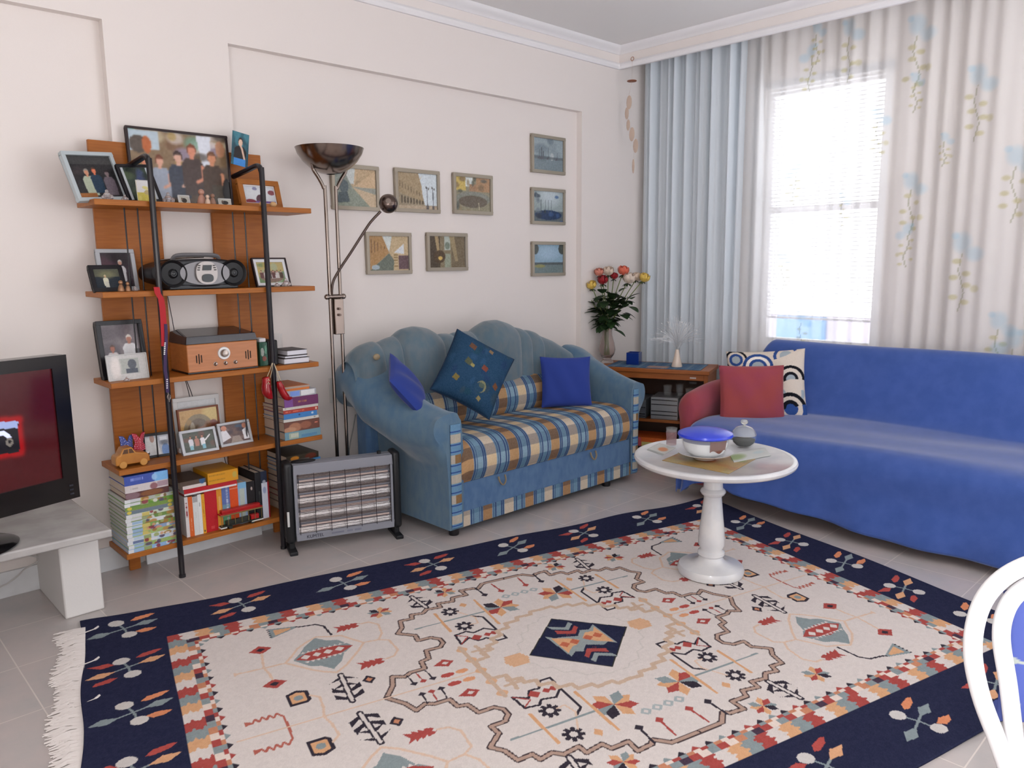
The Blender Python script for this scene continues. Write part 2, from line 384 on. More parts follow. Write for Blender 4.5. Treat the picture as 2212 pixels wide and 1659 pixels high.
# wall socket
t_ = thing('wall_socket', 'white square wall socket low on the back wall behind the lamp poles', 'socket', (P(725, 842, y=YI).x, YI, P(725, 842, y=YI).z))
c = P(726, 842, y=YI-.005); m = MB(); m.box(c, (.08, .01, .13)); cpl = m.build('cover_plate', mat('socket_white', 'd6d4cf', .4), t_, bevel=.004)
m = MB(); m.cyl((c.x, YI-.0105, c.z), (c.x, YI-.0095, c.z), .02); m.build('socket_face', mat('socket_face', 'c4c2be', .4), cpl)
m = MB(); m.tube(catmull([P(768, 895, y=YI-.02), P(762, 930, y=YI-.02), P(756, 960, y=YI-.02), P(754, 985, y=YI-.02), P(757, 1010, y=YI-.02), P(760, 1030, y=YI-.02)]), .003, 6)
tag(m.build('power_cord', mat('cord_grey', '8d8d8c', .5)), 'grey power cord hanging on the wall between the floor lamp and the striped loveseat', 'cord')

# ------------------------------------------------------------ curtains
CB = bpy.data.materials.new('curtain_cloth'); CB.use_nodes = True
def cloth_mat(name, transp, transl, use_alpha=False):
    m = bpy.data.materials.new(name); m.use_nodes = True; n = m.node_tree.nodes; k = m.node_tree.links; n.clear()
    a = n.new('ShaderNodeAttribute'); a.attribute_name = 'Col'
    d = n.new('ShaderNodeBsdfDiffuse'); t = n.new('ShaderNodeBsdfTranslucent'); tr = n.new('ShaderNodeBsdfTransparent')
    k.new(a.outputs['Color'], d.inputs[0]); k.new(a.outputs['Color'], t.inputs[0])
    m1 = n.new('ShaderNodeMixShader'); m1.inputs[0].default_value = transl; k.new(d.outputs[0], m1.inputs[1]); k.new(t.outputs[0], m1.inputs[2])
    m2 = n.new('ShaderNodeMixShader'); k.new(m1.outputs[0], m2.inputs[1]); k.new(tr.outputs[0], m2.inputs[2])
    if use_alpha:
        mt = n.new('ShaderNodeMath'); mt.operation = 'MULTIPLY'; mt.inputs[1].default_value = transp; k.new(a.outputs['Alpha'], mt.inputs[0]); k.new(mt.outputs[0], m2.inputs[0])
    else: m2.inputs[0].default_value = transp
    o = n.new('ShaderNodeOutputMaterial'); k.new(m2.outputs[0], o.inputs[0]); return m
def pleat(Yw, seed, amp, per):
    r = np.random.RandomState(seed); d = 0
    for i in range(5):
        d = d + amp*r.uniform(.3, 1)*np.sin(2*pi*Yw/(per*r.uniform(.6, 1.7))+r.uniform(0, 6))
    return d*.5
# heavy pale-blue curtain: y from corner to 2.57
cv = Cv(.95, 2.66, .006, 'e2e9ef')
r_ = np.random.RandomState(5)
cv.a[..., :3] += (np.interp(cv.X, np.linspace(0, .95, 60), r_.uniform(-.03, .03, 60)))[..., None]
cv.a = np.clip(cv.a, 0, 1)
def fnb(U, V):
    yy = 3.42-U*(.90+.05*(1-V)); k_ = .6+.4*V
    x = 4.58+pleat(yy*1.0, 3, .044, .075)*k_+pleat(yy, 8, .02, .21)
    z = .01+V*(2.67-.01); return x, yy, z
tag(cv.sheet('blue_curtain', fnb, cloth_mat('curtain_blue', .02, .12)), 'plain pale blue pleated curtain hanging at the left end of the pelmet', 'curtain')
# sheer with printed roses
cv = Cv(3.2, 2.66, .0065, 'f3efec')
cv.a[..., 3] = 1.0
def motif(y, z, s, flip=1):
    X0 = (2.60-y); cv.org(X0, z)
    for dx, dz, rx, rz in ((0, 0, .045, .055), (.05*flip, -.05, .045, .04), (-.03*flip, .03, .02, .02)):
        cv.ell(dx*s, dz*s, rx*s, rz*s, (.56, .74, .84, .25), .38, soft=.8)
    cv.line([(0, -.05*s), (-.01*s*flip, -.12*s), (.02*s*flip, -.22*s), (0, -.30*s)], .006, (.62, .62, .52, .4), al=.7)
    for i in range(6):
        a = -.09-.035*i+rnd.uniform(-.01, .01); cv.ell(((.03 if i % 2 else -.025)+rnd.uniform(-.012, .012))*s*flip, a*s, .022*s, .015*s, (.76, .73, .55, .4), .7, soft=.7)
    cv.ell(.06*s*flip, -.2*s, .02*s, .02*s, (.76, .73, .55, .4), .6, soft=.7); cv.org(0, 0)
for (px, py, s, fl_) in ((1845, 62, 1, 1), (1990, 55, 1.15, 1), (2125, 165, 1.1, 1), (1975, 395, 1, 1), (2090, 530, 1.2, 1), (2203, 340, 1.1, 1), (1758, 110, .8, -1), (1770, 60, .7, 1),
                         (1725, 370, .7, -1), (1830, 430, .6, 1), (1735, 690, .8, 1), (2165, 700, 1, 1), (1967, 500, .7, -1), (1985, 170, .6, 1), (1700, 560, .7, 1), (2195, 740, 1.1, -1), (1905, 250, .8, 1), (2050, 300, .5, 1)):
    q = P(px, py, x=4.55); motif(q.y, q.z, s, fl_)
for i in range(4):
    motif(rnd.uniform(-.5, 1.2), rnd.uniform(.4, .6), 1)
def fns(U, V):
    yy = 2.62-U*3.2; x = 4.55+pleat(yy, 21, .022, .12)+pleat(yy, 33, .03, .34)
    z = .02+V*2.65; return x, yy, z
tag(cv.sheet('sheer_curtain', fns, cloth_mat('curtain_sheer', .33, .22, True)), 'long white sheer curtain printed with pale blue roses over the window', 'curtain')
m = MB(); m.bb((4.46, YF, 2.675), (4.66, YB, 2.70)); tag(m.build('curtain_rail', TRIM, smooth=False), 'white curtain track hidden behind the pelmet', 'rail')
# shell wind chime hanging from pelmet
wc = thing('shell_wind_chime', 'wind chime of pale oval shells under a brown disc, hanging beside the corner', 'wind chime', (XP-.03, 3.36, 2.68))
SH = mat('capiz_shell', 'd9c2b0', .35, alpha=.8)
q0 = P(1366, 127, x=XP-.026); m = MB()
m.tube([q0+Vector((0, cos(a)*.012, sin(a)*.012)) for a in [2*pi*i/14 for i in range(14)]], .0025, 6, closed=True); m.build('hanging_ring', mat('wood_ring', 'b08068', .5), wc)
q1 = P(1365, 175, x=XP-.03); m = MB(); m.lathe([(0, -.004), (.03, -.003), (.033, 0), (.03, .003), (0, .004)], q1); m.build('top_disc', mat('disc_brown', '8a4a25', .45), wc)
prevq = q1
for (px, py, w_, h_) in ((1359, 221, 15, 29), (1354, 245, 11, 26), (1357, 270, 10, 24), (1365, 290, 15, 30), (1373, 315, 14, 30), (1368, 359, 7, 31)):
    q = P(px, py, x=XP-.03); sc_ = 1/ (FPX/ (q-CAM).dot(CF)); m = MB()
    m.ball(q, 1, 14, (.003, w_/2*sc_, h_/2*sc_)); m.build('shell', SH, wc)
m = MB(); m.tube([q0, q1, P(1359, 205, x=XP-.03), P(1355, 250, x=XP-.03), P(1368, 300, x=XP-.03), P(1370, 345, x=XP-.03)], .0008, 4); m.build('string', mat('string', 'c9b8a8', .7), wc)
# ============================================================ RUG
RC = [(.69, 3.0), (3.602, 2.213), (3.03, .325), (.155, 1.057)]   # far-left, far-right, near-right, near-left corners on the floor
NAVY, CREAM, RED, TAN, GRN, BLK, PNK = '282b44', 'dad1cc', 'ab4f4a', 'd9a77e', '8c989a', '38323c', 'b5998a'
cv = Cv(3000, 2000, 3.0, CREAM); cv.org(1500, 1000)
X = cv.X-1500; Y = cv.Y-1000; aX, aY = abs(X), abs(Y)
r_ = np.random.RandomState(4)
def setm(m, c): cv.a[m] = (*rgb(c), 1)
ins = np.minimum(1250-aX, 750-aY)          # distance inside the navy border
# coloured stepped band
along = np.where((1250-aX) < (750-aY), Y, X)
wob = 6*np.sin(ins/5.0)+4*np.sin(ins/2.3+1)
blk = np.floor((along+wob+4000)/49).astype(int) % 4
cols = [RED, CREAM, TAN, GRN]
for i, c in enumerate(cols): setm((ins > 0) & (ins <= 62) & (blk == i), c)
blk2 = np.floor((along+4000+20)/33).astype(int)
c2 = ['e6d6cb', '8c989a', 'ab4f4a', 'e6d6cb', 'c98a6b', '8c989a', '4a3a4a', 'ab4f4a']
for i, c in enumerate(c2): setm((ins > 58) & (ins <= 84) & (blk2 % 8 == i), c)
tooth = np.abs(((along+4000) % 49)-24.5)
c3 = ['ab4f4a', '38323c', '8c989a', '38323c']; blk3 = np.floor((along+4000)/49).astype(int) % 4
for i, c in enumerate(c3): setm((ins > 84) & (ins <= 84+26*(1-tooth/24.5)) & (blk3 == i), c)
for i, c in enumerate(['c98a6b', 'e6d6cb', 'ab4f4a', '8c989a']): setm((ins > 80) & (ins <= 92) & (np.floor((along+4000+12)/24.5).astype(int) % 4 == i), c)
setm(ins <= 0, NAVY)
def q4(fn, *pls):
    """call fn on polygon mirrored into the four quadrants"""
    for sx_ in (1, -1):
        for sy_ in (1, -1): fn(lambda pts: [(x*sx_, y*sy_) for x, y in pts])
# border flowers
def flower(cx, cy, t, rot):
    cx += rnd.uniform(-4, 4)
    c_, s_ = cos(rot), sin(rot)
    T = lambda pts: [(cx+(x*c_-y*s_)*.90, cy+(x*s_+y*c_)*.90) for x, y in pts]
    dia, leaf = ((GRN, 'dd8f68') if t else ('dba67f', 'b5534d'))
    L = 'cfcac6'
    cv.line(T([(-95, -30), (0, 0), (80, 25)]), 7, GRN)
    cv.line(T([(-12, 45), (5, 0), (12, -50)]), 7, GRN)
    for s in (1, -1):
        cv.poly(T([(s*35, s*12), (s*75, s*42), (s*128, s*34), (s*88, s*2)]), dia)
    cv.ell(*T([(-18, 58)])[0], 25, 22, L); cv.ell(*T([(18, -58)])[0], 25, 22, L); 
    cv.poly(T([(30, 62), (50, 85), (105, 95), (118, 88), (95, 68), (50, 55)]), leaf)
    if t: cv.poly(T([(38, -40), (75, -28), (118, -40), (95, -58), (60, -62)]), leaf)
    else: cv.poly(T([(-30, -62), (-50, -85), (-105, -95), (-95, -72), (-50, -55)]), leaf); cv.poly(T([(-38, 40), (-80, 28), (-128, 60), (-60, 62)]), leaf)
k_ = 0
for i, v in enumerate((882, 588, 294, 0, -294, -588, -882)):
    flower(-1378, v, i % 2 == 0, 0); flower(1378, v, i % 2 == 1, .15)
for i, u in enumerate((-980, -588, -196, 196, 588, 980)):
    flower(u, 882, i % 2 == 1, 0 if i < 3 else .2); flower(u, -882, i % 2 == 0, .1)
# motifs
def mot(S):
    P_ = lambda pts, c: cv.poly(S(pts), c)
    Ln = lambda pts, wd, c, closed=False: cv.line(S(pts), wd, c, closed)
    # cartouche with serrated lozenge
    Ln([(926, 360), (898, 395), (870, 437), (835, 465), (795, 488), (755, 468), (716, 455), (690, 410), (662, 366), (690, 325), (715, 296), (755, 250), (795, 220), (830, 245), (858, 273), (895, 320)], 9, 'dcc0aa', True)
    P_([(900, 363), (870, 400), (845, 440), (800, 482), (770, 445), (735, 430), (700, 366), (740, 330), (760, 285), (797, 245), (828, 285), (860, 300)], GRN)
    P_([(893, 363), (850, 392), (800, 405), (750, 392), (697, 366), (750, 335), (800, 325), (850, 335)], RED)
    for i in range(4): c0 = 860-i*38; P_([(c0, 350), (c0-16, 366), (c0, 382), (c0+16, 366)], CREAM)
    for i in range(9):
        a = 870-i*18; P_([(a, 392), (a-9, 404), (a-18, 392)], CREAM); P_([(a, 336), (a-9, 324), (a-18, 336)], CREAM)
    # serrated red leaves + loops
    for yy in (505, 220):
        P_([(725, yy+26), (712, yy+4), (725, yy-26), (700, yy-14), (700, yy-27), (684, yy-13), (682, yy-24), (666, yy-12), (664, yy-20), (645, yy-16), (628, yy), (645, yy+16), (664, yy+20), (666, yy+12), (682, yy+24), (684, yy+13), (700, yy+27), (700, yy+14)], RED)
        P_([(646, yy), (638, yy+8), (630, yy), (638, yy-8)], CREAM)
    Ln([(628, 506), (600, 505), (575, 470), (585, 400), (610, 360), (655, 366)], 8, 'dcc0aa')
    Ln([(610, 360), (580, 340), (575, 260), (600, 228), (630, 222)], 8, 'dcc0aa')
    # comb
    P_([(930, 628), (936, 552), (840, 592), (840, 604)], GRN); P_([(915, 612), (918, 568), (858, 592), (858, 602)], TAN)
    for i in range(5): cv.rect(*S([(938, 560+i*15)])[0], *S([(928, 568+i*15)])[0], BLK)
    Ln([(838, 598), (829, 592), (773, 582), (751, 555), (744, 477)], 8, BLK)
    # black-hearted red lozenges on branches
    for yy in (489, 250):
        P_([(1020, yy), (982, yy+30), (944, yy), (982, yy-30)], RED); P_([(998, yy), (982, yy+13), (966, yy), (982, yy-13)], BLK)
    Ln([(1073, 367), (993, 362), (926, 360)], 8, 'dcc0aa'); Ln([(982, 462), (990, 400), (993, 362)], 8, 'dcc0aa'); Ln([(982, 278), (985, 320), (993, 362)], 8, 'dcc0aa')
    P_([(1085, 380), (1065, 367), (1085, 354)], 'dcc0aa')
    # tree
    def tree(a, b, sgn=1, nb=4, full=True):
        ax, ay = a; bx, by = b; L_ = sqrt((bx-ax)**2+(by-ay)**2); dx, dy = (bx-ax)/L_, (by-ay)/L_; nx_, ny_ = -dy, dx
        Q = lambda t, w: (ax+dx*t+nx_*w, ay+dy*t+ny_*w)
        for i in range(nb):
            t = L_*(i+.35)/nb; o = -1 if i < nb/2 else 1
            for s_ in (1, -1):
                P_([Q(t, s_*8), Q(t+16*1, s_*8), Q(t-14*o+12, s_*44), Q(t-30*o, s_*44), Q(t-10*o, s_*24)], BLK)
        Ln([a, b], 22, BLK); Ln([Q(3, 0), Q(L_-3, 0)], 11, CREAM)
    tree((788, 200), (798, 36)); tree((388, 628), (372, 510), nb=3)
    P_([(718, 155), (696, 128), (718, 101), (740, 128)], BLK); P_([(718, 141), (707, 128), (718, 115), (729, 128)], 'c98a6b')
    # flag lozenge + connector
    P_([(968, 165), (935, 178), (900, 161), (900, 110), (915, 97), (968, 97)], BLK); P_([(958, 156), (935, 165), (912, 155), (912, 112), (920, 107), (958, 107)], TAN)
    cv.ell(*S([(935, 133)])[0], 14, 14, GRN)
    Ln([(902, 132), (879, 108), (882, 47), (893, 0)], 8, 'dcc0aa')
    # zigzag
    z_ = [(1092, 71)]+[(1080-i*10, 71+(14 if i % 2 else -6)) for i in range(8)]+[(994, 57), (993, 0)]
    Ln(z_, 7, 'b5675a'); P_([(1100, 85), (1076, 71), (1100, 58)], 'b5675a')
    # eight-petal stars
    def star(cx, cy, s):
        for a, c in ((10, GRN), (40, BLK), (100, TAN), (145, RED), (185, TAN), (215, GRN), (285, TAN), (325, RED)):
            a0 = radians(a+10); d = Vector((cos(a0), sin(a0))); e = Vector((-d.y, d.x))
            P_([(cx, cy), (cx+(d.x*.6+e.x*.28)*s, cy+(d.y*.6+e.y*.28)*s), (cx+d.x*s, cy+d.y*s), (cx+(d.x*.6-e.x*.28)*s, cy+(d.y*.6-e.y*.28)*s)], c)
    star(540, 558, 48); star(258, 600, 46); star(125, 372, 76)
    # medallion outline
    med = [(703, 2), (665, 56), (649, 106), (614, 86), (589, 101), (541, 102), (535, 147), (506, 154), (494, 206), (444, 205), (423, 227), (423, 257), (446, 283), (493, 285), (488, 325), (537, 368),
           (510, 401), (497, 454), (452, 451), (444, 481), (402, 472), (379, 494), (325, 486), (321, 519), (264, 509), (252, 538), (194, 536), (197, 582), (146, 577), (130, 564), (94, 599), (59, 601), (0, 601)]
    Ln(med, 21, '4c3f42'); Ln(med, 12, PNK)
    # leaf panels
    LF = [(372, 187), (366, 255), (320, 262), (300, 240), (254, 252), (219, 217), (216, 147), (254, 150), (277, 184), (310, 180), (330, 215)]
    Ln(LF, 9, BLK, True); Ln([(372, 187), (330, 225), (362, 250)], 5, RED)
    for c0, r0 in ((305, 22), (262, 15), (238, 15)): P_([(c0-r0, 205), (c0, 205+r0), (c0+r0, 205), (c0, 205-r0)], RED)
    Ln([(219, 217), (220, 334), (248, 358)], 9, BLK)
    def ros(cx, cy):
        for a in range(0, 360, 45):
            d = Vector((cos(radians(a+20)), sin(radians(a+20)))); cv.poly([(p[0], p[1]) for p in S([(cx+d.x*12-d.y*9, cy+d.y*12+d.x*9), (cx+d.x*34-d.y*6, cy+d.y*34+d.x*6), (cx+d.x*34+d.y*6, cy+d.y*34-d.x*6), (cx+d.x*12+d.y*9, cy+d.y*12-d.x*9)])], BLK)
        cv.ell(*S([(cx, cy)])[0], 12, 12, CREAM)
    ros(308, 303); ros(308, 433)
    Ln([(285, 303), (255, 300), (245, 345), (285, 420)], 6, 'dcc0aa')
    Ln([(472, 368), (130, 372)], 8, GRN); Ln([(368, 290), (365, 445)], 11, TAN); Ln([(190, 257), (186, 478)], 11, TAN)
    P_([(242, 480), (226, 460), (242, 440), (258, 460)], TAN)
    for i in range(4):
        cx = 66-i*42; Ln([(cx-15, 446), (cx, 461), (cx+15, 446), (cx, 431)], 5, 'a9b2b3', True)
    for cx, c in ((130, BLK), (56, RED)):
        Ln([(cx, 500), (cx+6, 578)], 8, c); P_([(cx-16, 500), (cx, 516), (cx+16, 500), (cx, 484)], c)
    for cx, c in ((603, BLK), (572, RED), (540, BLK)): Ln([(cx, 34), (cx+4, 88)], 5, c); P_([(cx-13, 34), (cx, 46), (cx+13, 34), (cx, 22)], c)
    P_([(470, 76), (470, 124), (512, 100)], RED); P_([(440, 100), (470, 126), (500, 100), (470, 74)], RED); P_([(458, 100), (470, 110), (482, 100), (470, 90)], CREAM)
    cv.ell(*S([(493, 28)])[0], 23, 12, 'b5534d'); cv.ell(*S([(442, 28)])[0], 22, 12, 'dd9f78')
    # stepped hexagon
    hx = [(387, 0), (387, 115), (345, 80), (345, 125), (300, 98), (310, 140), (270, 130), (275, 170), (225, 165), (232, 205), (180, 195), (185, 235), (120, 228), (125, 258), (60, 245), (65, 275), (0, 262)]
    hx = [(387, 0), (380, 60), (330, 66), (338, 98), (296, 104), (300, 132), (262, 138), (266, 170), (222, 176), (224, 210), (176, 214), (170, 246), (120, 246), (112, 268), (56, 262), (44, 284), (0, 278)]
    Ln(hx, 17, 'cbb19b'); Ln([(330, 66), (335, 150)], 15, 'cbb19b'); Ln([(360, 120), (305, 118)], 14, 'cbb19b')
    hj = [(250, 0), (235, 40), (215, 45), (205, 90), (175, 100), (160, 145), (125, 155), (105, 195), (60, 200), (40, 222), (0, 220)]
    Ln(hj, 5, 'cfc8c2')
q4(mot)
cv.line([(-1130, 0), (-387, 0)], 8, 'dcc0aa'); cv.line([(1130, 0), (387, 0)], 8, 'dcc0aa')
for s in (1, -1):
    for yy in (-150, -75, 0, 75, 150): cv.poly([(s*387-22, yy), (s*387, yy+26), (s*387+22, yy), (s*387, yy-26)], 'd9ae8b')
    cv.line([(s*387, -170), (s*387, 170)], 16, 'cbb19b')
    for j in range(-2, 3): cv.rect(s*255-44+abs(j)*6, j*14-9, s*255+44-abs(j)*6, j*14+9, 'd9ae8b')
# central navy lozenge
cv.poly([(-4, 196), (202, 4), (-4, -196), (-206, 4)], '3b3a30'); cv.poly([(-4, 190), (196, 4), (-4, -190), (-200, 4)], NAVY)
C = '96a0a0'
cv.poly([(-94, 88), (-86, -73), (-55, -50), (-30, -66), (-1, -29), (56, -62), (80, -49), (104, -73), (104, 82), (70, 56), (39, 68), (10, 35), (-45, 57), (-70, 62)], C)
cv.poly([(-84, 68), (-26, 36), (-1, 11), (-21, -13), (-43, -15), (-64, -32), (-83, -50)], TAN)
cv.poly([(15, 15), (45, 45), (77, 39), (98, 66), (98, -60), (48, -27), (30, -5)], TAN)
for cx_, cy_ in ((35, 9), (74, 7), (-62, 8), (-22, 8)): cv.poly([(cx_-20, cy_+3), (cx_+3, cy_+20), (cx_+20, cy_-3), (cx_-3, cy_-20)], 'c06a50')
for s in (1, -1):
    M_ = lambda p: [(s*x, s*y) for x, y in p]
    cv.poly(M_([(-52, 148), (4, 112), (34, 142), (42, 122), (4, 86), (-44, 118)]), C)
    cv.poly(M_([(-42, 110), (11, 80), (39, 109), (46, 90), (12, 47), (-18, 57), (-46, 82)]), RED)
    cv.line(M_([(-44, 116), (6, 84), (38, 114)]), 9, NAVY); cv.line(M_([(-46, 80), (12, 48), (48, 88)]), 8, NAVY)
cv.noise(.035, 3, 1); cv.noise(.02, 5, 4)
def rug_fn(U, V):
    a, b, c, d = [np.array(q) for q in (RC[3], RC[2], RC[1], RC[0])]  # near-left, near-right, far-right, far-left
    # projective map unit square -> quad
    sx_ = a-b+c-d; d1 = b-c; d2 = d-c; den = d1[0]*d2[1]-d2[0]*d1[1]
    g = (sx_[0]*d2[1]-d2[0]*sx_[1])/den; h = (d1[0]*sx_[1]-sx_[0]*d1[1])/den
    wv = g*U+h*V+1
    x = ((b[0]-a[0]+g*b[0])*U+(d[0]-a[0]+h*d[0])*V+a[0])/wv; y = ((b[1]-a[1]+g*b[1])*U+(d[1]-a[1]+h*d[1])*V+a[1])/wv
    edge = np.minimum(np.minimum(U, 1-U)*3, np.minimum(V, 1-V)*2)
    y = y+.008*np.sin(U*31+1)*(V > .9)*(V-.9)*10 + .03*np.exp(-((U)/.03)**2)*np.clip((V-.9)*10, 0, 1)
    x = x+.006*np.sin(V*23)*(U < .1)*(.1-U)*10
    z = .008+.004*np.exp(-edge*12)*(1+np.sin((U*9+V*4)*3)); return x, y, z
rug = thing('area_rug', 'large flat-woven rug, cream field with geometric medallion and navy flowered border', 'rug', (1.88, 1.63, 0))
RM = PM('kilim_wool', .95, bump=.35, bscale=420, spec=.1)
cv.sheet('woven_field', rug_fn, RM, rug, solid=.008)
# fringe along the left short side
FR = mat('fringe_cotton', 'd9d2ce', .95, spec=.1)
m = MB(); a = Vector((*RC[3], 0)); b = Vector((*RC[0], 0))
out = Vector((-.985, -.17, 0)); tdir = (b-a).normalized(); out = Vector((-tdir.y, tdir.x, 0))
for i in range(560):
    t = (i+rnd.random()*.8)/560*.985; p = a+(b-a)*t+Vector((0, 0, .006)); Lg = .078+rnd.uniform(-.012, .012)+.01*sin(t*40); j = rnd.uniform(-.02, .02)
    m.tube([p-out*.004, p+out*Lg*.4+tdir*j*.4+Vector((0, 0, rnd.uniform(-.001, .005))), p+out*Lg*.75+tdir*(j+rnd.uniform(-.008, .008))+Vector((0, 0, -.002)), p+out*Lg+tdir*j*1.4-Vector((0, 0, .003))], [.0042, .0045, .004, .002], 4)
# three knotted tassels lying over the border
for t in (.955, .83, .70):
    p = a+(b-a)*t+Vector((0, 0, .012)); m.tube(catmull([p+out*.02, p-out*.01+tdir*.01, p-out*.035+tdir*.022, p-out*.045+tdir*.035]), [.002]*12+[.004]*7, 5)
m.build('fringe', FR, rug)
for o in [o for o in bpy.data.objects if o.name == 'fringe']: o['kind'] = 'stuff'
# ============================================================ BOOKCASE
WOOD = mat('cherry_laminate', 'a9652a', .42, spec=.3, col2='9c5a22', vscale=8, stretch=(1, 1, 14), bump=.02, bscale=90)
WOODX = mat('cherry_laminate_shelf', 'ab692c', .42, spec=.3, col2='9e5c24', vscale=8, stretch=(1, 14, 14), bump=.02, bscale=90)
BLKM = mat('black_tube', '17141a', .3, spec=.6)
bk = thing('bookcase', 'wall-standing cherry wood bookcase with five shelves and black tube frame', 'bookcase', (1.365, 3.33, 0))
ST = [.150, .500, .850, 1.203, 1.553]   # shelf top heights, bottom to top
SF, SB = 3.215, 3.44                    # front / back of shelves
for x0, x1 in ((.975, 1.235), (1.455, 1.70)):
    m = MB(); m.bb((x0, SB, .128), (x1, SB+.018, 1.80)); m.build('back_panel', WOOD, bk, bevel=.002)
for z in ST:
    m = MB(); m.bb((.915, SF, z-.022), (1.82, SB, z)); m.build('shelf', WOODX, bk, bevel=.002)
for x in (P(353, 734, y=SF-.013).x, P(585.5, 716, y=SF-.013).x):
    m = MB(); y0 = SF-.013
    m.tube(catmull([(x, y0, 0), (x, y0, .9), (x, y0, 1.64), (x, y0+.006, 1.70), (x, y0+.035, 1.725), (x-.005, y0+.12, 1.715), (x-.02, SB, 1.695)], 5), .0115, 10); tp = m.build('tube_post', BLKM, bk)
    m = MB(); m.cyl((x, y0, 0), (x, y0, .012), .014); m.build('foot_cap', BLKM, tp)
for x in (1.055, 1.105, 1.50, 1.555):
    m = MB(); m.cyl((x, 3.33, .15), (x, 3.33, 1.553), .003, n=6); m.build('steel_rod', BLKM, bk)
for xx in (.985, 1.655):
    m = MB(); m.bb((xx, SB-.012, 0), (xx+.045, SB+.006, .128)); m.build('base_leg', WOOD, bk, bevel=.002)

# ============================================================ TV BENCH + TV
PL = mat('bench_plaster', 'dcd9d6', .8, bump=.08, bscale=150)
MB_G = mat('bench_marble', 'bdbbb8', .25, col2='adaaa8', vscale=9)
bn = thing('tv_bench', 'low built-in bench with grey marble slab on a white plastered pier', 'bench', (.2, 3.2, 0))
m = MB(); m.bb((-1.2, 2.955, .325), (.80, YI-.014, .355)); m.build('marble_slab', MB_G, bn, bevel=.006, seg=3)
m = MB(); m.bb((.655, 3.105, 0), (.79, YI-.014, .31)); m.build('pier', PL, bn, bevel=.006)
m = MB(); m.bb((.655, 3.10, .306), (.80, YI-.014, .325)); m.build('slab_bed', PL, bn, bevel=.002)
m = MB(); m.bb((-1.2, 3.105, 0), (-1.06, YI-.014, .325)); m.build('pier', PL, bn, bevel=.006)
m = MB(); m.tube(catmull([(.1, 3.46, .30), P(64, 1200, y=3.45), P(50, 1232, y=3.45), P(20, 1258, y=3.44), P(0, 1268, y=3.43), P(-40, 1290, y=3.42)]), .003, 6)
tag(m.build('antenna_cord', mat('cord_white', 'c9c7c5', .5)), 'thin pale cord hanging under the marble tv bench', 'cord')
# tv
TR = P(137, 760, d=2.90); TRb = P(170, 1072, d=2.90)
pl = P(0, 1112, d=2.66); ex = Vector((pl.x-TRb.x, pl.y-TRb.y, 0)).normalized()   # towards the left
ez = Vector((0, 0, 1)); en = Vector((-ex.y, ex.x, 0)); 
if en.y > 0: en = -en                                       # faces the room
zb, ztp = TRb.z, TR.z; Wt, Ht = 1.02, ztp-zb; o0 = Vector((TRb.x, TRb.y, zb)); 
TVB = mat('tv_gloss_black', '0c0b0e', .12); SCR = PM('tv_screen_picture', .08, emit=.55)
tv = thing('television', 'flat black television showing a dark red screen with a small dark picture tile', 'television', (o0.x+ex.x*.5, o0.y+ex.y*.5, .355))
def tvp(u, v, d=0): return o0+ex*u+ez*v+en*d
m = MB(); m.prism([(0, 0), (Wt, 0), (Wt, Ht), (0, Ht)], lambda x, y, d: tvp(x, y, d), -.07, 0)
m.build('casing', TVB, tv, bevel=.006)
sx0, sx1, sy0, sy1 = .055, Wt-.055, .085, Ht-.045
m = MB()
for a, b in (((0, 0), (Wt, sy0)), ((0, sy1), (Wt, Ht)), ((0, sy0), (sx0, sy1)), ((sx1, sy0), (Wt, sy1))):
    m.prism([a, (b[0], a[1]), b, (a[0], b[1])], lambda x, y, d: tvp(x, y, d), 0, .010)
m.build('bezel', TVB, tv, bevel=.0015)
cv = Cv((sx1-sx0), (sy1-sy0), .004, '3c0a10'); W_, H_ = cv.W, cv.H   # canvas x runs to the left of the screen
cv.noise(.02, 2, 2)
def scr(px, py):
    r = ray(px, py); t = (o0-CAM).dot(en)/r.dot(en); q = CAM+r*t-o0; return (q.dot(ex)-sx0, q.z-sy0)
tl, trr, br_, bl_ = scr(-200, 925), scr(38, 909), scr(42, 976), scr(-200, 1010)
g = .016; cv.poly([(tl[0]+g, tl[1]+g), (trr[0]-g, trr[1]+g), (br_[0]-g, br_[1]-g), (bl_[0]+g, bl_[1]-g)], '8a0b10'); cv.blur(6)
cv.poly([tl, trr, br_, bl_], '14131a'); cv.poly([tl, trr, scr(38, 924), scr(-200, 942)], '8b9ac4')
cv.line([scr(-18, 948), scr(-8, 938), scr(8, 935), scr(16, 941), scr(20, 948)], .014, 'ccd4f0'); cv.ell(*scr(20, 955), .011, .017, '6b6660'); cv.ell(*scr(20, 954), .006, .008, '1a1a1c')
cv.sheet('screen', lambda U, V: tuple((o0+ex*sx0+en*.002)[i]+ex[i]*U*W_+ez[i]*(sy0+V*H_) for i in range(3)), SCR, tv)
m = MB(); cbase = tvp(Wt/2, 0, -.03); cb = Vector((cbase.x, cbase.y, .355))
pc = P(68, 1125, z=.36); Rb = (pc-cb).length
m.lathe([(0, 0), (.24, 0), (.25, .006), (.235, .014), (.08, .024), (0, .026)], (0, 0, 0), 48)
m.v = [(cb.x+ex.x*p[0]*1.15+en.x*p[1]*.75, cb.y+ex.y*p[0]*1.15+en.y*p[1]*.75, .355+p[2]) for p in m.v]; m.build('stand_base', TVB, tv)
m = MB(); m.prism([(Wt/2-.12, -(zb-.375)), (Wt/2+.12, -(zb-.375)), (Wt/2+.1, .02), (Wt/2-.1, .02)], lambda x, y, d: tvp(x, y, d), -.05, -.02); m.build('stand_neck', TVB, tv)
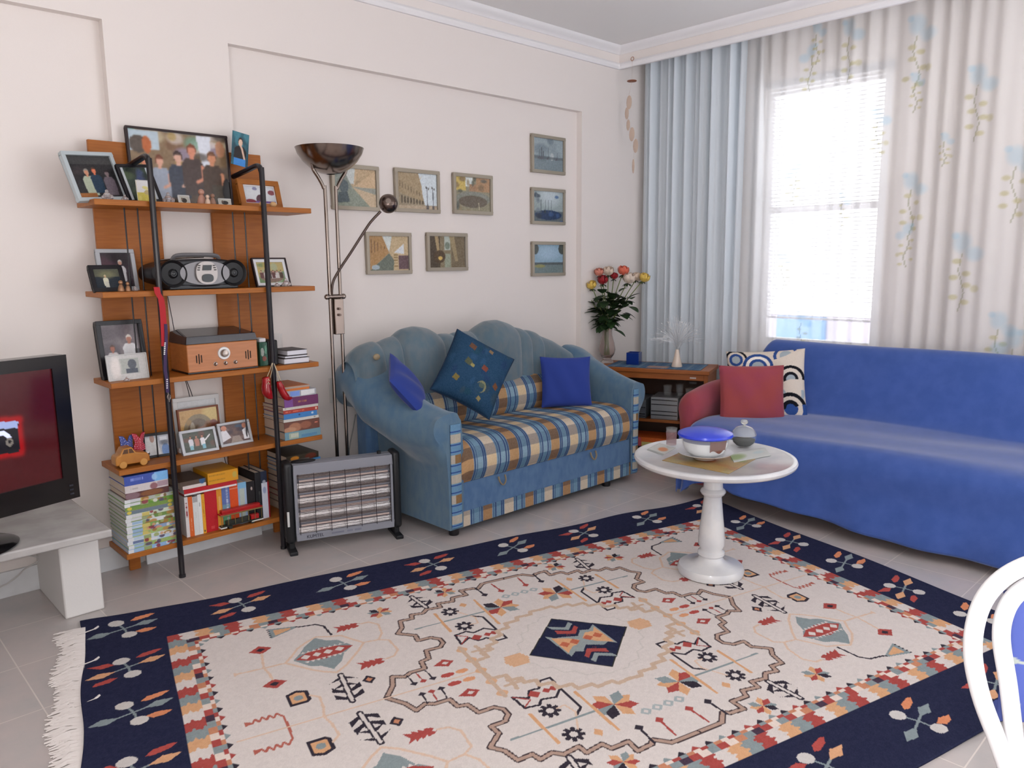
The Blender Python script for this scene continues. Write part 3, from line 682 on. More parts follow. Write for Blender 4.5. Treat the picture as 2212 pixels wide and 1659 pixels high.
for j in range(3):
    m = MB(); q = tvp(.03+.0*j, .02+.016*j, .0105); m.box(q, (.014, .004, .006), M=Matrix((ex, en, ez)).transposed()); m.build('button', mat('tv_button', '2b2d36', .2), tv)

# ============================================================ STRIPED LOVESEAT
VEL = mat('velour_teal', '657f92', .95, col2='587690', vscale=26, bump=.35, bscale=600, sheen=.5, spec=.1, stretch=(1, 1, .5))
PLD = PM('plaid_weave', .9, bump=.25, bscale=700, spec=.12)
VTOP = mat('velour_grey_teal', '707d85', .95, col2='627784', vscale=26, bump=.35, bscale=600, sheen=.5, spec=.1, stretch=(1, 1, .5))
VBAS = mat('velour_blue', '5d7c9f', .95, col2='527096', vscale=30, bump=.35, bscale=600, sheen=.3, spec=.1, stretch=(1, 1, .5))
sf = thing('loveseat', 'two-seat sofa in blue-green velour with plaid striped seat and scalloped back', 'sofa', (2.88, 3.08, 0))
FY = 2.735
# plaid painter: x across stripes, y along
def plaid(W, H, per=.31, off=0, res=.004, light='c7b7a4', brn='946b49', blue='7090a6'):
    c = Cv(W, H, res, blue); X, Y = c.X+off, c.Y
    ph = (X/per) % 1
    band = (np.floor(Y/.055).astype(int)) % 4
    def S(m, col): c.a[m] = (*rgb(col), 1)
    sh = {0: 0, 1: -.05, 2: .02, 3: -.09}
    cre = (ph > .06) & (ph < .27); br = (ph > .56) & (ph < .77)
    for bnd, (a_, b_) in enumerate((('cbbca8', 'a98460'), ('a79c90', '7d6350'), ('d6bf9c', 'b8936b'), ('9b9188', '75604f'))):
        S(cre & (band == bnd), a_); S(br & (band == bnd), b_)
    blu = ~(cre | br)
    for bnd, b_ in enumerate(('7493aa', '61829a', '8aa6b8', '688499')): S(blu & (band == bnd), b_)
    for e in (.03, .30, .345, .485, .53, .80, .845, .985): S(abs(ph-e) < .011, '3a4a72')
    c.noise(.05, 7, 1); return c
# body: side panels, front panel, bottom
m = MB(); m.bb((2.20, FY+.012, .045), (3.66, 3.40, .30)); m.build('frame', VBAS, sf, bevel=.015, seg=3)
m = MB(); m.bb((2.265, FY, .045), (3.59, FY+.02, .36)); m.build('front_panel', VBAS, sf, bevel=.006)
c_ = plaid(1.325, .075, .29, .02); c_.sheet('hem_trim', lambda U, V: (2.265+U*1.325, FY-.003+0*U, .045+V*.075), PLD, sf, solid=.004)
# seat cushion (profile: rolled front)
prof = [(FY+.035, .262), (FY-.004, .265), (FY-.022, .29), (FY-.036, .33), (FY-.034, .38), (FY-.018, .425), (FY+.02, .455), (FY+.08, .468), (FY+.2, .468), (FY+.32, .462), (FY+.44, .458)]
prof = catmull([(0, y, z) for y, z in prof], 6); cum = [0]
for a, b in zip(prof, prof[1:]): cum.append(cum[-1]+(b-a).length)
LT = cum[-1]; py_ = np.array([p.y for p in prof]); pz_ = np.array([p.z for p in prof]); cum = np.array(cum)
SX0, SX1 = 2.262, 3.575
def seatfn(U, V):
    s = V*LT; y = np.interp(s, cum, py_); z = np.interp(s, cum, pz_); e = np.minimum(U, 1-U)*(SX1-SX0)
    rr = np.clip(1-e/.04, 0, 1)**2; return SX0+U*(SX1-SX0), y+rr*.02*(y < FY+.1), z-rr*.018
plaid(SX1-SX0, LT, .30, .17).sheet('seat_cushion', seatfn, PLD, sf)
m = MB(); m.bb((SX0+.01, FY+.01, .25), (SX1-.01, 3.2, .44)); m.build('seat_core', VEL, sf, bevel=.01)
# lumbar plaid roll along the seat back
prof2 = catmull([(0, 3.13, .452), (0, 3.105, .49), (0, 3.095, .54), (0, 3.11, .60), (0, 3.15, .645), (0, 3.2, .655)], 6); cm2 = [0]
for a, b in zip(prof2, prof2[1:]): cm2.append(cm2[-1]+(b-a).length)
cm2 = np.array(cm2); p2y = np.array([p.y for p in prof2]); p2z = np.array([p.z for p in prof2])
plaid(SX1-SX0+.06, cm2[-1], .30, .14).sheet('lumbar_roll', lambda U, V: (SX0-.03+U*(SX1-SX0+.06), np.interp(V*cm2[-1], cm2, p2y), np.interp(V*cm2[-1], cm2, p2z)), PLD, sf)
# scalloped back
TOP = [(1.97, .80), (2.03, .86), (2.08, .885), (2.15, .905), (2.20, .905), (2.26, .922), (2.335, .952), (2.41, .957), (2.49, .945), (2.565, .917), (2.61, .915), (2.70, .914), (2.76, .913), (2.82, .922), (2.915, .955), (2.995, .958), (3.09, .938), (3.15, .915), (3.23, .896), (3.335, .87), (3.46, .825), (3.58, .765), (3.70, .70), (3.76, .66)]
GR = [2.02, 2.175, 2.285, 2.56, 2.66, 2.80, 3.12, 3.215, 3.32]   # channel seams at the top
def backfn(u, v):
    x = 2.0+u*1.72; zt_ = pinterp(x, TOP)
    b = 0
    for a, c in zip(GR, GR[1:]):
        if a <= x <= c: t = (x-a)/(c-a); b = (max(0, 1-(2*t-1)**2))**.5; wdt = c-a; break
    else: wdt = .1
    b = b*min(.065, wdt*.36)
    v2 = min(v/.42, 1); ang = max(0, (v-.42)/.58)
    if v < .42:   # front face rising from behind the lumbar roll to the shoulder
        y = 3.165+.03*v2**1.5 ; z = .52+(zt_-.085-.52)*v2
        nx_, nz_ = -1, 0.15*v2; y += nx_*b*(.25+.75*v2)
    else:         # roll over the top
        a = pi*ang*.95; R = .085
        y = 3.195+R - (R+b*.9)*cos(a)*1.0; z = zt_-.085+(R+b*.35)*sin(a)*.98
        if ang > .5: z -= (ang-.5)*.1
    xx = 2.0 + (x-2.0) + (0.035*(x-2.86))*(1-v2)*-1.2
    return (xx, y, z)
m = MB(); m.grid(backfn, 230, 44); m.build('scalloped_back', VTOP, sf, angle=180)
m = MB(); m.bb((2.12, 3.29, .10), (3.66, 3.40, .62)); m.build('rear_panel', VBAS, sf, bevel=.02)
# arms: lofted rolled sections from the front up to the back
def arm(side):
    def T(t, tab): return pinterp(t, tab)
    def fn(u, v):
        t = u; y = FY-.012+(3.40-FY)*t
        top = T(t, [(0, .615), (.1, .628), (.25, .65), (.42, .69), (.6, .76), (.78, .835), (.9, .86), (1, .82)] if side < 0 else [(0, .60), (.1, .61), (.25, .635), (.42, .67), (.6, .71), (.78, .765), (.9, .78), (1, .74)])
        R = T(t, [(0, .055), (.05, .078), (.3, .095), (.7, .11), (1, .09)])
        xin = T(t, [(0, .0), (.3, .01), (.6, .015), (1, .03)])
        xo = T(t, [(0, .165), (.3, .20), (.7, .27), (1, .25)])
        # closed section: inner bottom -> inner top -> over roll -> outer underside -> base
        inner = (0-xin); 
        pts = [(inner+.01, .40), (inner, top-R*1.1), (inner-.012, top-R*.55), (inner-R*.5, top-R*.1), (inner-R, top), (inner-xo+R*.8, top-.012), (inner-xo+R*.28, top-R*.45), (inner-xo, top-R*1.15), (inner-xo+R*.12, top-R*1.9), (inner-xo+R*.55, top-R*2.5), (-.095, top-R*3.1-.02), (-.085, .30), (-.083, .05), (0.0, .05)]
        s = v*(len(pts)-1); i = min(int(s), len(pts)-2); f = s-i
        p0 = pts[max(i-1, 0)]; p1 = pts[i]; p2 = pts[i+1]; p3 = pts[min(i+2, len(pts)-1)]
        q = [.5*((2*p1[j])+(-p0[j]+p2[j])*f+(2*p0[j]-5*p1[j]+4*p2[j]-p3[j])*f*f+(-p0[j]+3*p1[j]-3*p2[j]+p3[j])*f**3) if i < 10 else p1[j]+(p2[j]-p1[j])*f for j in (0, 1)]
        x = 2.272+q[0] if side < 0 else 3.572-q[0]*.78
        return (x, y, q[1])
    m = MB(); m.grid(fn, 34, 66)
    n = 66; m.f.append(list(range(0, n))[::-1]); m.mi.append(0); m.f.append(list(range(33*n, 34*n))); m.mi.append(0)
    o = m.build('armrest', VEL, sf, angle=50)
    # plaid facing on the front of the arm
    x0, x1 = (2.20, 2.262) if side < 0 else (3.585, 3.632)
    c = Cv(x1-x0, .50, .003, '6b92b2')
    for i in range(5):
        z0 = .02+i*.098; col = ('cfc4ae', 'a97d52') [i % 2]
        c.rect(0, z0, x1-x0, z0+.042, 'b3aca0'); c.rect((x1-x0)*.38, z0, x1-x0, z0+.042, '8d6f4d' if i % 2 else 'b9b2a2')
        for dz in (-.012, .052): c.rect(0, z0+dz, x1-x0, z0+dz+.006, '35508c')
    c.noise(.05, 3)
    c.sheet('front_facing', lambda U, V: (x0+U*(x1-x0), FY-.018+0*U-.004*np.sin(U*pi), .06+V*.50), PLD, sf, solid=.006)
arm(-1); arm(1)
for x, y in ((2.262, FY+.05), (3.42, FY+.05), (2.27, 3.33), (3.55, 3.33)):
    m = MB(); m.lathe([(.024, 0), (.026, .01), (.026, .05), (.02, .05)], (x, y, 0), 20); m.build('foot', BLKM, sf)
GLD = mat('loop_gold', '97876c', .5)
for px, py in ((1084, 1036), (1281, 983)):
    q = P(px, py, y=FY-.008); m = MB()
    m.tube(catmull([q+Vector((-.022, 0, .02)), q+Vector((-.02, -.008, -.005)), q+Vector((0, -.012, -.024)), q+Vector((.02, -.008, -.005)), q+Vector((.022, 0, .022))], 5), .006, 8, flat=.5); m.build('pull_loop', GLD, sf)
q = P(806, 770, y=3.16); m = MB(); m.ball(q+Vector((0, -.03, 0)), .02, 14, (1, .5, .8)); m.build('gold_button', GLD, sf)

# ============================================================ PILLOWS
def pillow(name, label, cat, c, w_, h_, th, rz, tilt, roll, mt, paint=None, pinch=.10, piping=None, group=None):
    """c = centre; rz = heading of the face normal, tilt back, roll in plane"""
    t = thing(name, label, cat, c, group=group)
    R = Matrix.Rotation(rz, 3, 'Z') @ Matrix.Rotation(-tilt, 3, 'X') @ Matrix.Rotation(roll, 3, 'Y')
    def shp(U, V, s):
        a = 2*U-1; b = 2*V-1
        e = ((1-np.abs(a)**2.6)*(1-np.abs(b)**2.6))
        x = a*w_/2*(1-pinch*(1-b*b)*0.55); z = b*h_/2*(1-pinch*(1-a*a)*.55)
        y = -s*th/2*np.clip(e, 0, 1)**.45 + .006*np.sin(a*7+b*3)*e
        return x, y, z
    for s in (1, -1):
        cvp = paint if (paint is not None and s == 1) else Cv(1, 1, .03, 'ffffff')
        def fn(U, V, s=s):
            x, y, z = shp(U, V, s); A = np.array(R)
            return tuple(A[i, 0]*x+A[i, 1]*y+A[i, 2]*z for i in range(3))
        mm_ = mt if not isinstance(mt, tuple) else mt[0 if s == 1 else 1]
        cf_ = cvp.sheet('cover_front' if s == 1 else 'cover_back', fn, mm_, t, local=True)
    if piping:
        pts = []
        for i in range(80):
            u = i/80*4; k_ = int(u); f = u-k_
            U, V = [(f, 0), (1, f), (1-f, 1), (0, 1-f)][k_]; x, y, z = shp(np.array(U), np.array(V), 1); pts.append(R @ Vector((float(x), 0, float(z))))
        m = MB(); m.tube(pts, .004, 6, closed=True); m.build('piping', piping, cf_, local=True)
    return t
BLU = mat('blue_cotton', '32448f', .9, bump=.2, bscale=500, sheen=.2, spec=.1)
face = atan2(-CAM.x+0, 1)
def at(px, py, **k): return P(px, py, **k)
q = at(880, 834, y=2.98); pillow('throw_pillow', 'plain royal blue pillow leaning against the left arm of the loveseat', 'pillow', q, .29, .27, .08, radians(40), radians(34), radians(-24), BLU, group=None)
q = at(1223, 825, y=3.00); pillow('throw_pillow', 'plain royal blue square pillow at the right end of the loveseat', 'pillow', q, .31, .30, .10, radians(-30), radians(14), radians(2), BLU)
cp = Cv(1, 1, .008, '2c4a66'); r_ = np.random.RandomState(2)
for i in range(26):
    x, y = r_.rand(2); cp.ell(x, y, .05+.06*r_.rand(), .04+.05*r_.rand(), ('35597a', '2a3f63', '3b4c55', '274a58')[i % 4], .6, soft=.8)
for x, y, r, c in ((.25, .78, .05, '8f7a3c'), (.52, .62, .035, 'b3a35f'), (.55, .70, .06, '5f6146'), (.80, .72, .06, '7b5138'), (.56, .42, .055, '8e4a38'), (.86, .42, .04, '9a7a55'), (.40, .14, .05, '83502f'), (.12, .32, .035, 'a08f5a')):
    cp.poly([(x-r, y-r*.7), (x+r*.4, y-r), (x+r, y+r*.6), (x-r*.5, y+r)], c, .85)
cp.ell(.28, .36, .085, .085, '8d8a66', .9); cp.ell(.26, .38, .07, .075, '2f4c66', 1); cp.ell(.30, .36, .035, .05, '56645c', 1)
cp.noise(.06, 5)
q = at(1022, 808, y=2.96); pillow('patterned_pillow', 'large dark teal pillow with golden and rust shapes, standing on a corner mid-seat', 'pillow', q, .36, .34, .19, radians(-20), radians(22), radians(-58), (PM('pillow_print', .9, bump=.3, bscale=500, spec=.1), mat('pillow_back', '4f7390', .9)), cp, piping=mat('pip_dark', '1f2f47', .8))

# ============================================================ BLUE COVERED SOFA BED
CVR = mat('cover_blue', '435ea2', .9, col2='4a64aa', vscale=14, bump=.3, bscale=450, sheen=.5, spec=.1)
REDV = mat('rust_velour', '9a4856', .9, col2='a04c4c', vscale=6, bump=.35, bscale=500, sheen=.3, spec=.1)
sb = thing('sofa_bed', 'long sofa bed under a blue cover, red velour arm showing at its left end', 'sofa', (4.0, 1.25, 0))
y0s, y1s = 2.33, .15
def hem(y): return pinterp(-y, [(-2.42, .04), (-2.33, .045), (-2.26, .10), (-2.15, .13), (-2.0, .10), (-1.7, .075), (-1.3, .055), (-.9, .05), (-.2, .045)])
def coverfn(u, v):
    y = y0s+(y1s-y0s)*u
    h = hem(y); w1 = .006*sin(y*9)+.004*sin(y*21+1)
    pr_ = [(4.50, .12), (4.50, .5), (4.49, .76), (4.45, .812), (4.40, .812), (4.355, .77), (4.31, .66), (4.25, .52), (4.21, .452), (4.15, .432), (3.95, .428), (3.75, .425), (3.63, .42), (3.575, .395), (3.552, .35), (3.535, .25), (3.515+w1, .15+h*.3), (3.50+w1*2, h)]
    s = v*(len(pr_)-1); i = min(int(s), len(pr_)-2); f = s-i
    p0 = pr_[max(i-1, 0)]; p1 = pr_[i]; p2 = pr_[i+1]; p3 = pr_[min(i+2, len(pr_)-1)]
    q = [.5*((2*p1[j])+(-p0[j]+p2[j])*f+(2*p0[j]-5*p1[j]+4*p2[j]-p3[j])*f*f+(-p0[j]+3*p1[j]-3*p2[j]+p3[j])*f**3) for j in (0, 1)]
    # rounded left end of the back, soft seat dip, creases
    e = max(0, 1-(y0s-y)/.06); q[1] -= .05*e*e*(1 if q[1] > .5 else .15); 
    q[1] += .004*sin(y*5+q[0]*9)+.003*sin(q[0]*22+y*3)
    if i >= 12: q[0] += .008*sin(q[1]*25+y*2.2)
    if 5 <= i <= 8: q[0] += .004*sin(y*14+q[1]*20)
    return (q[0], y, q[1])
m = MB(); m.grid(coverfn, 120, 100); m.build('blue_cover', CVR, sb, angle=180, solid=.004)
m = MB(); m.tube(catmull([(4.05, y0s-.003, .425), (3.75, y0s, .42), (3.62, y0s+.006, .40), (3.56, y0s+.01, .35), (3.54, y0s+.01, .2)]), .006, 6)
def sidefn(u, v): # cover hanging a little over the left end, front corner
    x = 3.50+u*.17; top = .36; bot = .035+.16*max(0, u-.55)**1.3+.01*sin(u*9); return (x+.004*sin(v*7), y0s+.012+.012*v+.008*sin(u*16)*v, top+(bot-top)*v)
m = MB(); m.grid(sidefn, 24, 24); m.build('cover_corner', CVR, sb, angle=180, solid=.004)
m = MB(); m.bb((3.575, .2, .075), (4.46, y0s-.01, .39)); m.build('base', REDV, sb, bevel=.02, seg=3)
m = MB(); m.bb((4.37, .2, .39), (4.46, y0s-.05, .72)); m.build('back_core', REDV, sb, bevel=.05, seg=4)
for x, y in ((3.66, 2.24), (4.4, 2.24), (3.66, .4), (4.4, .4)):
    m = MB(); m.lathe([(.022, 0), (.026, .02), (.026, .078)], (x, y, 0), 16); m.build('foot', BLKM, sb)
# red arm: rolled, running back from the front
def armfn(u, v):
    x = 3.66+u*.74; a = 2*pi*v
    up = .0+.05*sin(min(u*2, 1)*pi/2); s_ = 1-.35*max(0, 1-u/.06)**2
    cx_, cz = y0s+.078, .455+up
    ry, rz_ = .072*s_, .100*s_
    z = cz+rz_*sin(a); y = cx_+ry*cos(a)
    if sin(a) < -.1: z = cz+(rz_+.27)*sin(a); y = cx_+ry*cos(a)*(.82)
    return (x, y, z)
m = MB(); m.grid(armfn, 30, 40, cv=True); m.f.append(list(range(40))); m.mi.append(0); m.f.append(list(range(29*40, 30*40))); m.mi.append(0); m.build('armrest', REDV, sb, angle=60)
# pillows on it
cp = Cv(1, 1, .007, 'd9cdbf')
def ringp(x, y, rs, cs, a0=0, a1=360):
    for r, c in zip(rs, cs):
        pts = [(x, y)]+[(x+r*cos(radians(a)), y+r*1.05*sin(radians(a))) for a in np.linspace(a0, a1, 30)]; cp.poly(pts, c)
K1, K2, GY, BE, BL = '1b1c22', 'efe9e0', 'a3aeb4', 'd9cdbf', '33508c'
ringp(.12, .86, [.15, .12, .09, .055], [K1, BE, BL, GY]); ringp(.40, .74, [.20, .16, .12, .08], [BL, K2, BL, GY], 0, 180); ringp(.40, .74, [.18, .12, .06], [K2, K1, K2], 180, 360)
ringp(.76, .90, [.16, .12, .08], [BL, BE, GY], 30, 200); ringp(.82, .55, [.19, .15, .10, .06], [K1, BE, K1, GY], 0, 200); ringp(.85, .36, [.14, .10], [GY, BE], 180, 380)
ringp(.62, .30, [.14, .11, .07], [GY, BE, K1], 270, 450); ringp(.80, .14, [.21, .16, .11, .06], [K1, BE, K1, BL], 20, 190); ringp(.80, .14, [.21, .15, .09], [BL, BE, BL], 190, 380)
ringp(.3, .3, [.2, .16, .1], [BL, BE, K1]); cp.noise(.03, 4)
q = at(1655, 832, x=4.10); pillow('ring_pillow', 'cream pillow printed with blue and black rings, behind the red pillow', 'pillow', q, .44, .42, .13, radians(-62), radians(20), radians(-4), (PM('ring_print', .9, spec=.1), mat('pillow_cream', 'd9cdbf', .9)), cp)
q = at(1624, 851, x=3.93); pillow('throw_pillow', 'plain rust red square pillow on the left end of the blue sofa bed', 'pillow', q, .365, .325, .11, radians(-46), radians(12), radians(0), REDV, pinch=.07)

# ============================================================ MARBLE PEDESTAL TABLE
MRB = mat('white_marble', 'dedddc', .18, col2='cbccd0', vscale=7, coat=.3)
tb = thing('pedestal_table', 'round white marble table on a turned marble column, standing on the rug', 'table', (2.715, 1.645, .012))
TC = (2.715, 1.645, 0)
m = MB(); m.lathe([(0, .477), (.20, .477), (.285, .479), (.310, .484), (.322, .493), (.325, .502), (.321, .511), (.310, .5135), (.304, .5105), (.0, .5095)], TC, 72); m.build('tabletop', MRB, tb, angle=40)
m = MB(); m.lathe([(0, .012), (.133, .012), (.137, .03), (.130, .045), (.09, .052), (.068, .058), (.054, .068), (.046, .082), (.055, .092), (.055, .103), (.046, .11), (.046, .118), (.054, .135), (.054, .16), (.051, .20), (.045, .25), (.039, .31), (.036, .335), (.037, .343), (.047, .350), (.052, .360), (.049, .369), (.040, .376), (.038, .40), (.038, .43), (.042, .46), (.046, .478)], TC, 48); m.build('turned_column', MRB, tb, angle=40)
# ============================================================ WHITE TUBULAR CHAIR
WT = mat('chair_white', 'f6f6f6', .3)
ch = thing('tube_chair', 'white tubular steel chair with a double hoop back and blue leafy cushion', 'chair', (1.42, .20, 0))
dC = 1.10
ci = P(2405, 1400, d=dC+.02); side = Vector((CR.x, CR.y, 0)).normalized(); fw_ = Vector((CF.x, CF.y, 0)).normalized()
def hoop(pix, r, name):
    pts = []
    for px, py, dd in pix: pts.append(P(px, py, d=dd))
    mid = P(2405, 1300, d=dC+.02)
    mirror = [p - side*(2*((p-mid).dot(side))) for p in pts][::-1]
    allp = catmull(pts+mirror, 6); m = MB(); m.tube(allp, r, 14); m.build(name, WT, ch)
    return pts[0], mirror[-1]
g1 = P(2232, 1860, d=1.13)
hoop([(2255, 2120, 1.17), (2215, 1880, 1.14), (2182, 1690, 1.12), (2158, 1610, 1.115), (2118, 1500, 1.11), (2101, 1400, 1.10), (2118, 1310, 1.10), (2165, 1250, 1.095), (2240, 1213, 1.095), (2330, 1196, 1.095)], .0125, 'outer_hoop')
hoop([(2256, 2000, 1.16), (2226, 1850, 1.14), (2204, 1690, 1.13), (2192, 1600, 1.12), (2178, 1480, 1.12), (2163, 1380, 1.115), (2172, 1320, 1.11), (2200, 1280, 1.11), (2250, 1254, 1.11), (2330, 1242, 1.11)], .0120, 'inner_hoop')
cs = P(2405, 1300, d=1.1); sc_c = Vector((cs.x, cs.y, 0))
seatc = sc_c + fw_*(-.22)+Vector((0, 0, .44))
m = MB(); m.lathe([(0, -.012), (.19, -.012), (.20, 0), (.19, .012), (0, .014)], seatc, 40); m.build('seat', WT, ch)
m = MB(); m.ball(seatc+Vector((0, 0, .035)), .19, 28, (1, 1, .16)); 
LB = Cv(1, 1, .01, '5d6bb4'); r_ = np.random.RandomState(9)
for i in range(26):
    x, y = r_.rand(2); a = r_.rand()*6; dx, dy = cos(a)*.07, sin(a)*.07; LB.poly([(x-dx, y-dy), (x-dy*.4, y+dx*.4), (x+dx, y+dy), (x+dy*.4, y-dx*.4)], 'b9c0b4')
LM = PM('leaf_print', .9, spec=.1)
m.build('seat_cushion', mat('cushion_blue', '5d6bb4', .9), ch)
bc = P(2405, 1415, d=1.14)
def bfn(U, V):
    a = 2*U-1; b = 2*V-1; w2 = .165; h2 = .105
    x = a*w2; z = b*h2; y = .0+.03*np.clip((1-a**4)*(1-b**4), 0, 1)**.5
    return tuple(bc[i]+side[i]*x+(0, 0, 1)[i]*z-fw_[i]*y for i in range(3))
LB.sheet('back_cushion', bfn, LM, ch, solid=.03)
for sx_, fy_ in ((-.15, .30), (.15, .30), (-.16, .03), (.16, .03)):
    q = sc_c+side*sx_-fw_*fy_; qt = sc_c+side*sx_*.85-fw_*(fy_*.9+.02); m = MB(); m.tube([(q.x, q.y, 0.0), (qt.x, qt.y, .43)], .0125, 12); m.build('leg', WT, ch)
# ============================================================ FLOOR LAMP
CHR = mat('brushed_nickel', '8f837b', .2, metal=1); CHR2 = mat('dark_nickel', '6a5c56', .25, metal=1)
ly = 3.30; lx = .5*(P(702, 440, y=ly).x+P(728, 440, y=ly).x)
lp = thing('floor_lamp', 'tall nickel uplighter floor lamp with twin poles and a side reading arm', 'floor lamp', (lx, ly, 0))
m = MB(); m.lathe([(0, 0), (.13, 0), (.135, .01), (.12, .02), (.03, .028), (0, .03)], (lx, ly, 0), 40); m.build('base', CHR2, lp)
for s in (-1, 1):
    m = MB(); x = lx+s*.029
    m.tube(catmull([(x, ly, .02), (x, ly, .9), (x, ly, 1.60), (x+s*.006, ly, 1.655), (x+s*.03, ly, 1.70), (x+s*.055, ly, 1.735), (x+s*.06, ly, 1.755)], 5), .0085, 12); m.build('pole', CHR, lp)
    m = MB(); m.tube([(x+s*.055, ly, 1.73), (x+s*.072, ly-.01, 1.775)], .006, 8); m.build('shade_bracket', CHR, lp)
m = MB(); m.lathe([(.02, 1.722), (.05, 1.728), (.09, 1.748), (.125, 1.78), (.15, 1.815), (.158, 1.838), (.160, 1.842), (.156, 1.841), (.146, 1.815), (.12, 1.785), (.085, 1.755), (.04, 1.738), (0, 1.736)], (lx+.005, ly, 0), 64, cap=False); m.build('bowl_shade', CHR, lp, angle=80)
cz = P(718, 641, y=ly).z; m = MB(); m.tube([(lx-.045, ly, cz), (lx+.045, ly, cz)], .012, 14); m.ball((lx-.045, ly, cz), .014, 12); m.ball((lx+.045, ly, cz), .014, 12); m.build('collar', CHR, lp)
z0, z1 = P(725, 722, y=ly).z, cz-.01
m = MB(); m.bb((lx-.018, ly-.022, z0), (lx+.032, ly+.016, z1)); cbo = m.build('control_box', CHR, lp, bevel=.003)
for dz in (.55, .72):
    m = MB(); z = z0+(z1-z0)*dz; m.cyl((lx+.004, ly-.022, z), (lx+.004, ly-.034, z), .006, n=12); m.build('dimmer_knob', CHR2, cbo)
m = MB(); pts = [P(717, 640, y=ly-.005), P(717, 625, y=ly-.01), P(721, 605, y=ly-.015), P(735, 580, y=ly-.02), P(760, 542, y=ly-.03), P(790, 495, y=ly-.04), P(803, 477, y=ly-.045), P(822, 457, y=ly-.05)]
m.tube(catmull(pts, 6), .0065, 10); m.build('reading_arm', CHR2, lp)
bq = P(839, 440, y=ly-.06); m = MB()
Rm = Matrix.Rotation(radians(-35), 3, 'Z') @ Matrix.Rotation(radians(78), 3, 'X')
m.lathe([(0, .048), (.02, .045), (.036, .034), (.046, .012), (.047, 0), (.044, -.018), (.032, -.034), (.014, -.042), (0, -.043)], bq, 36, M=Rm); rhd = m.build('reading_head', CHR2, lp)
m = MB(); m.lathe([(.006, .049), (.013, .049), (.013, .046), (.006, .046)], bq, 20, M=Rm); m.build('head_vent', CHR, rhd)

# ============================================================ ELECTRIC HEATER
HL = P(628, 1198, z=0); HR = P(866, 1160, z=0); HX = (HR-HL).normalized(); HN = Vector((HX.y, -HX.x, 0)); HZ = Vector((0, 0, 1))
Wh = (HR-HL).length; gh = P(622, 1000, d=(HL-CAM).dot(CF)*1.0); zt_h = gh.z
ht = thing('electric_heater', 'portable electric heater with grey case and black wire grille, on the floor by the bookcase', 'heater', HL+HX*Wh/2)
def hp(x, z, d=0): return HL+HX*x+HZ*z+HN*d
GREY = mat('heater_grey', '8d8f98', .4); BP = mat('heater_black', '1c1d20', .4); RF = mat('heater_reflector', 'c9c5c4', .18, metal=.9, bump=.5, bscale=30, stretch=(1, 1, 8))
Bz, Tz = .055, zt_h
def hb(mb, x0, z0, d0, x1, z1, d1): mb.prism([(x0, z0), (x1, z0), (x1, z1), (x0, z1)], lambda x, y, d: hp(x, y, d), d0, d1)
m = MB(); hb(m, .02, Bz, -.09, Wh-.02, Tz, -.02); m.build('case', GREY, ht, bevel=.012, seg=3)
for x0, x1 in ((-.012, .032), (Wh-.03, Wh+.012)):
    m = MB(); hb(m, x0, Bz-.012, -.10, x1, Tz+.012, -.004); m.build('end_cap', BP, ht, bevel=.018, seg=4)
for x in (.012, Wh-.012):
    m = MB(); hb(m, x-.018, 0, -.13, x+.018, .018, .03); hb(m, x-.012, .015, -.08, x+.012, Bz, -.02); m.build('foot', BP, ht, bevel=.004)
fx0, fx1, fz0, fz1 = .045, Wh-.042, Bz+.035, Tz-.045
m = MB()
for a in ((.032, Bz, Wh-.03, fz0), (.032, fz1, Wh-.03, Tz), (.032, fz0, fx0, fz1), (fx1, fz0, Wh-.03, fz1)): hb(m, a[0], a[1], -.02, a[2], a[3], 0.0)
fbz = m.build('front_bezel', GREY, ht, bevel=.002)
def rf(u, v):
    z = fz0+(fz1-fz0)*v; return hp(fx0+(fx1-fx0)*u, z, -.017+.006*cos(v*2*pi*4))
m = MB(); m.grid(rf, 12, 60); m.build('reflector', RF, ht, angle=180)
QZ = mat('quartz_tube', 'c9b3ab', .2, spec=.8)
for i in range(4):
    z = fz0+(fz1-fz0)*(i+.5)/4; m = MB(); m.cyl(hp(fx0+.01, z, -.009), hp(fx1-.01, z, -.009), .0055, n=12); m.build('heating_tube', QZ, ht)
WR = mat('grille_wire', '2b2026', .35, metal=.3)
m = MB()
for i in range(19):
    z = fz0+(fz1-fz0)*(i+.3)/18.6; m.tube([hp(fx0, z, .004), hp(fx1, z, .004)], .0011, 5)
for i in range(7):
    x = fx0+(fx1-fx0)*(i/6.0)*.985+.004; m.tube([hp(x, fz0-.004, .006), hp(x, fz1+.003, .006)], .0014, 5)
m.build('wire_grille', WR, fbz)
m = MB(); q = hp(.06, Tz+.002, -.05); m.lathe([(0, 0), (.05, 0), (.052, .004), (.045, .008), (0, .009)], (0, 0, 0), 30); m.v = [tuple(hp(.085+p[0]*1.1, Tz+p[2], -.055+p[1]*.5)) for p in m.v]; m.build('top_handle', BP, ht)
m = MB(); m.cyl(hp(Wh-.08, Tz, -.05), hp(Wh-.08, Tz+.012, -.05), .01); m.build('thermostat_knob', BP, ht)
m = MB(); hb(m, -.006, .13, -.003, .004, .20, .0015); m.build('light_reflector_strip', mat('strip_white', 'd6d6d4', .4), ht, bevel=.001)
text('KUMTEL', 'brand_lettering', .021, hp(.075, Bz+.010, .0012), HX, HZ, mat('letter_dark', '2a2a3c', .5), fbz)
m = MB()
for a, b in ((.19, .245), (.262, .285), (.297, .325)):
    x = a
    while x < b: hb(m, x, Bz+.013, .0005, x+.004, Bz+.022, .0011); x += .0065
m.build('faint_print', mat('print_grey', '75778a', .5), ht)

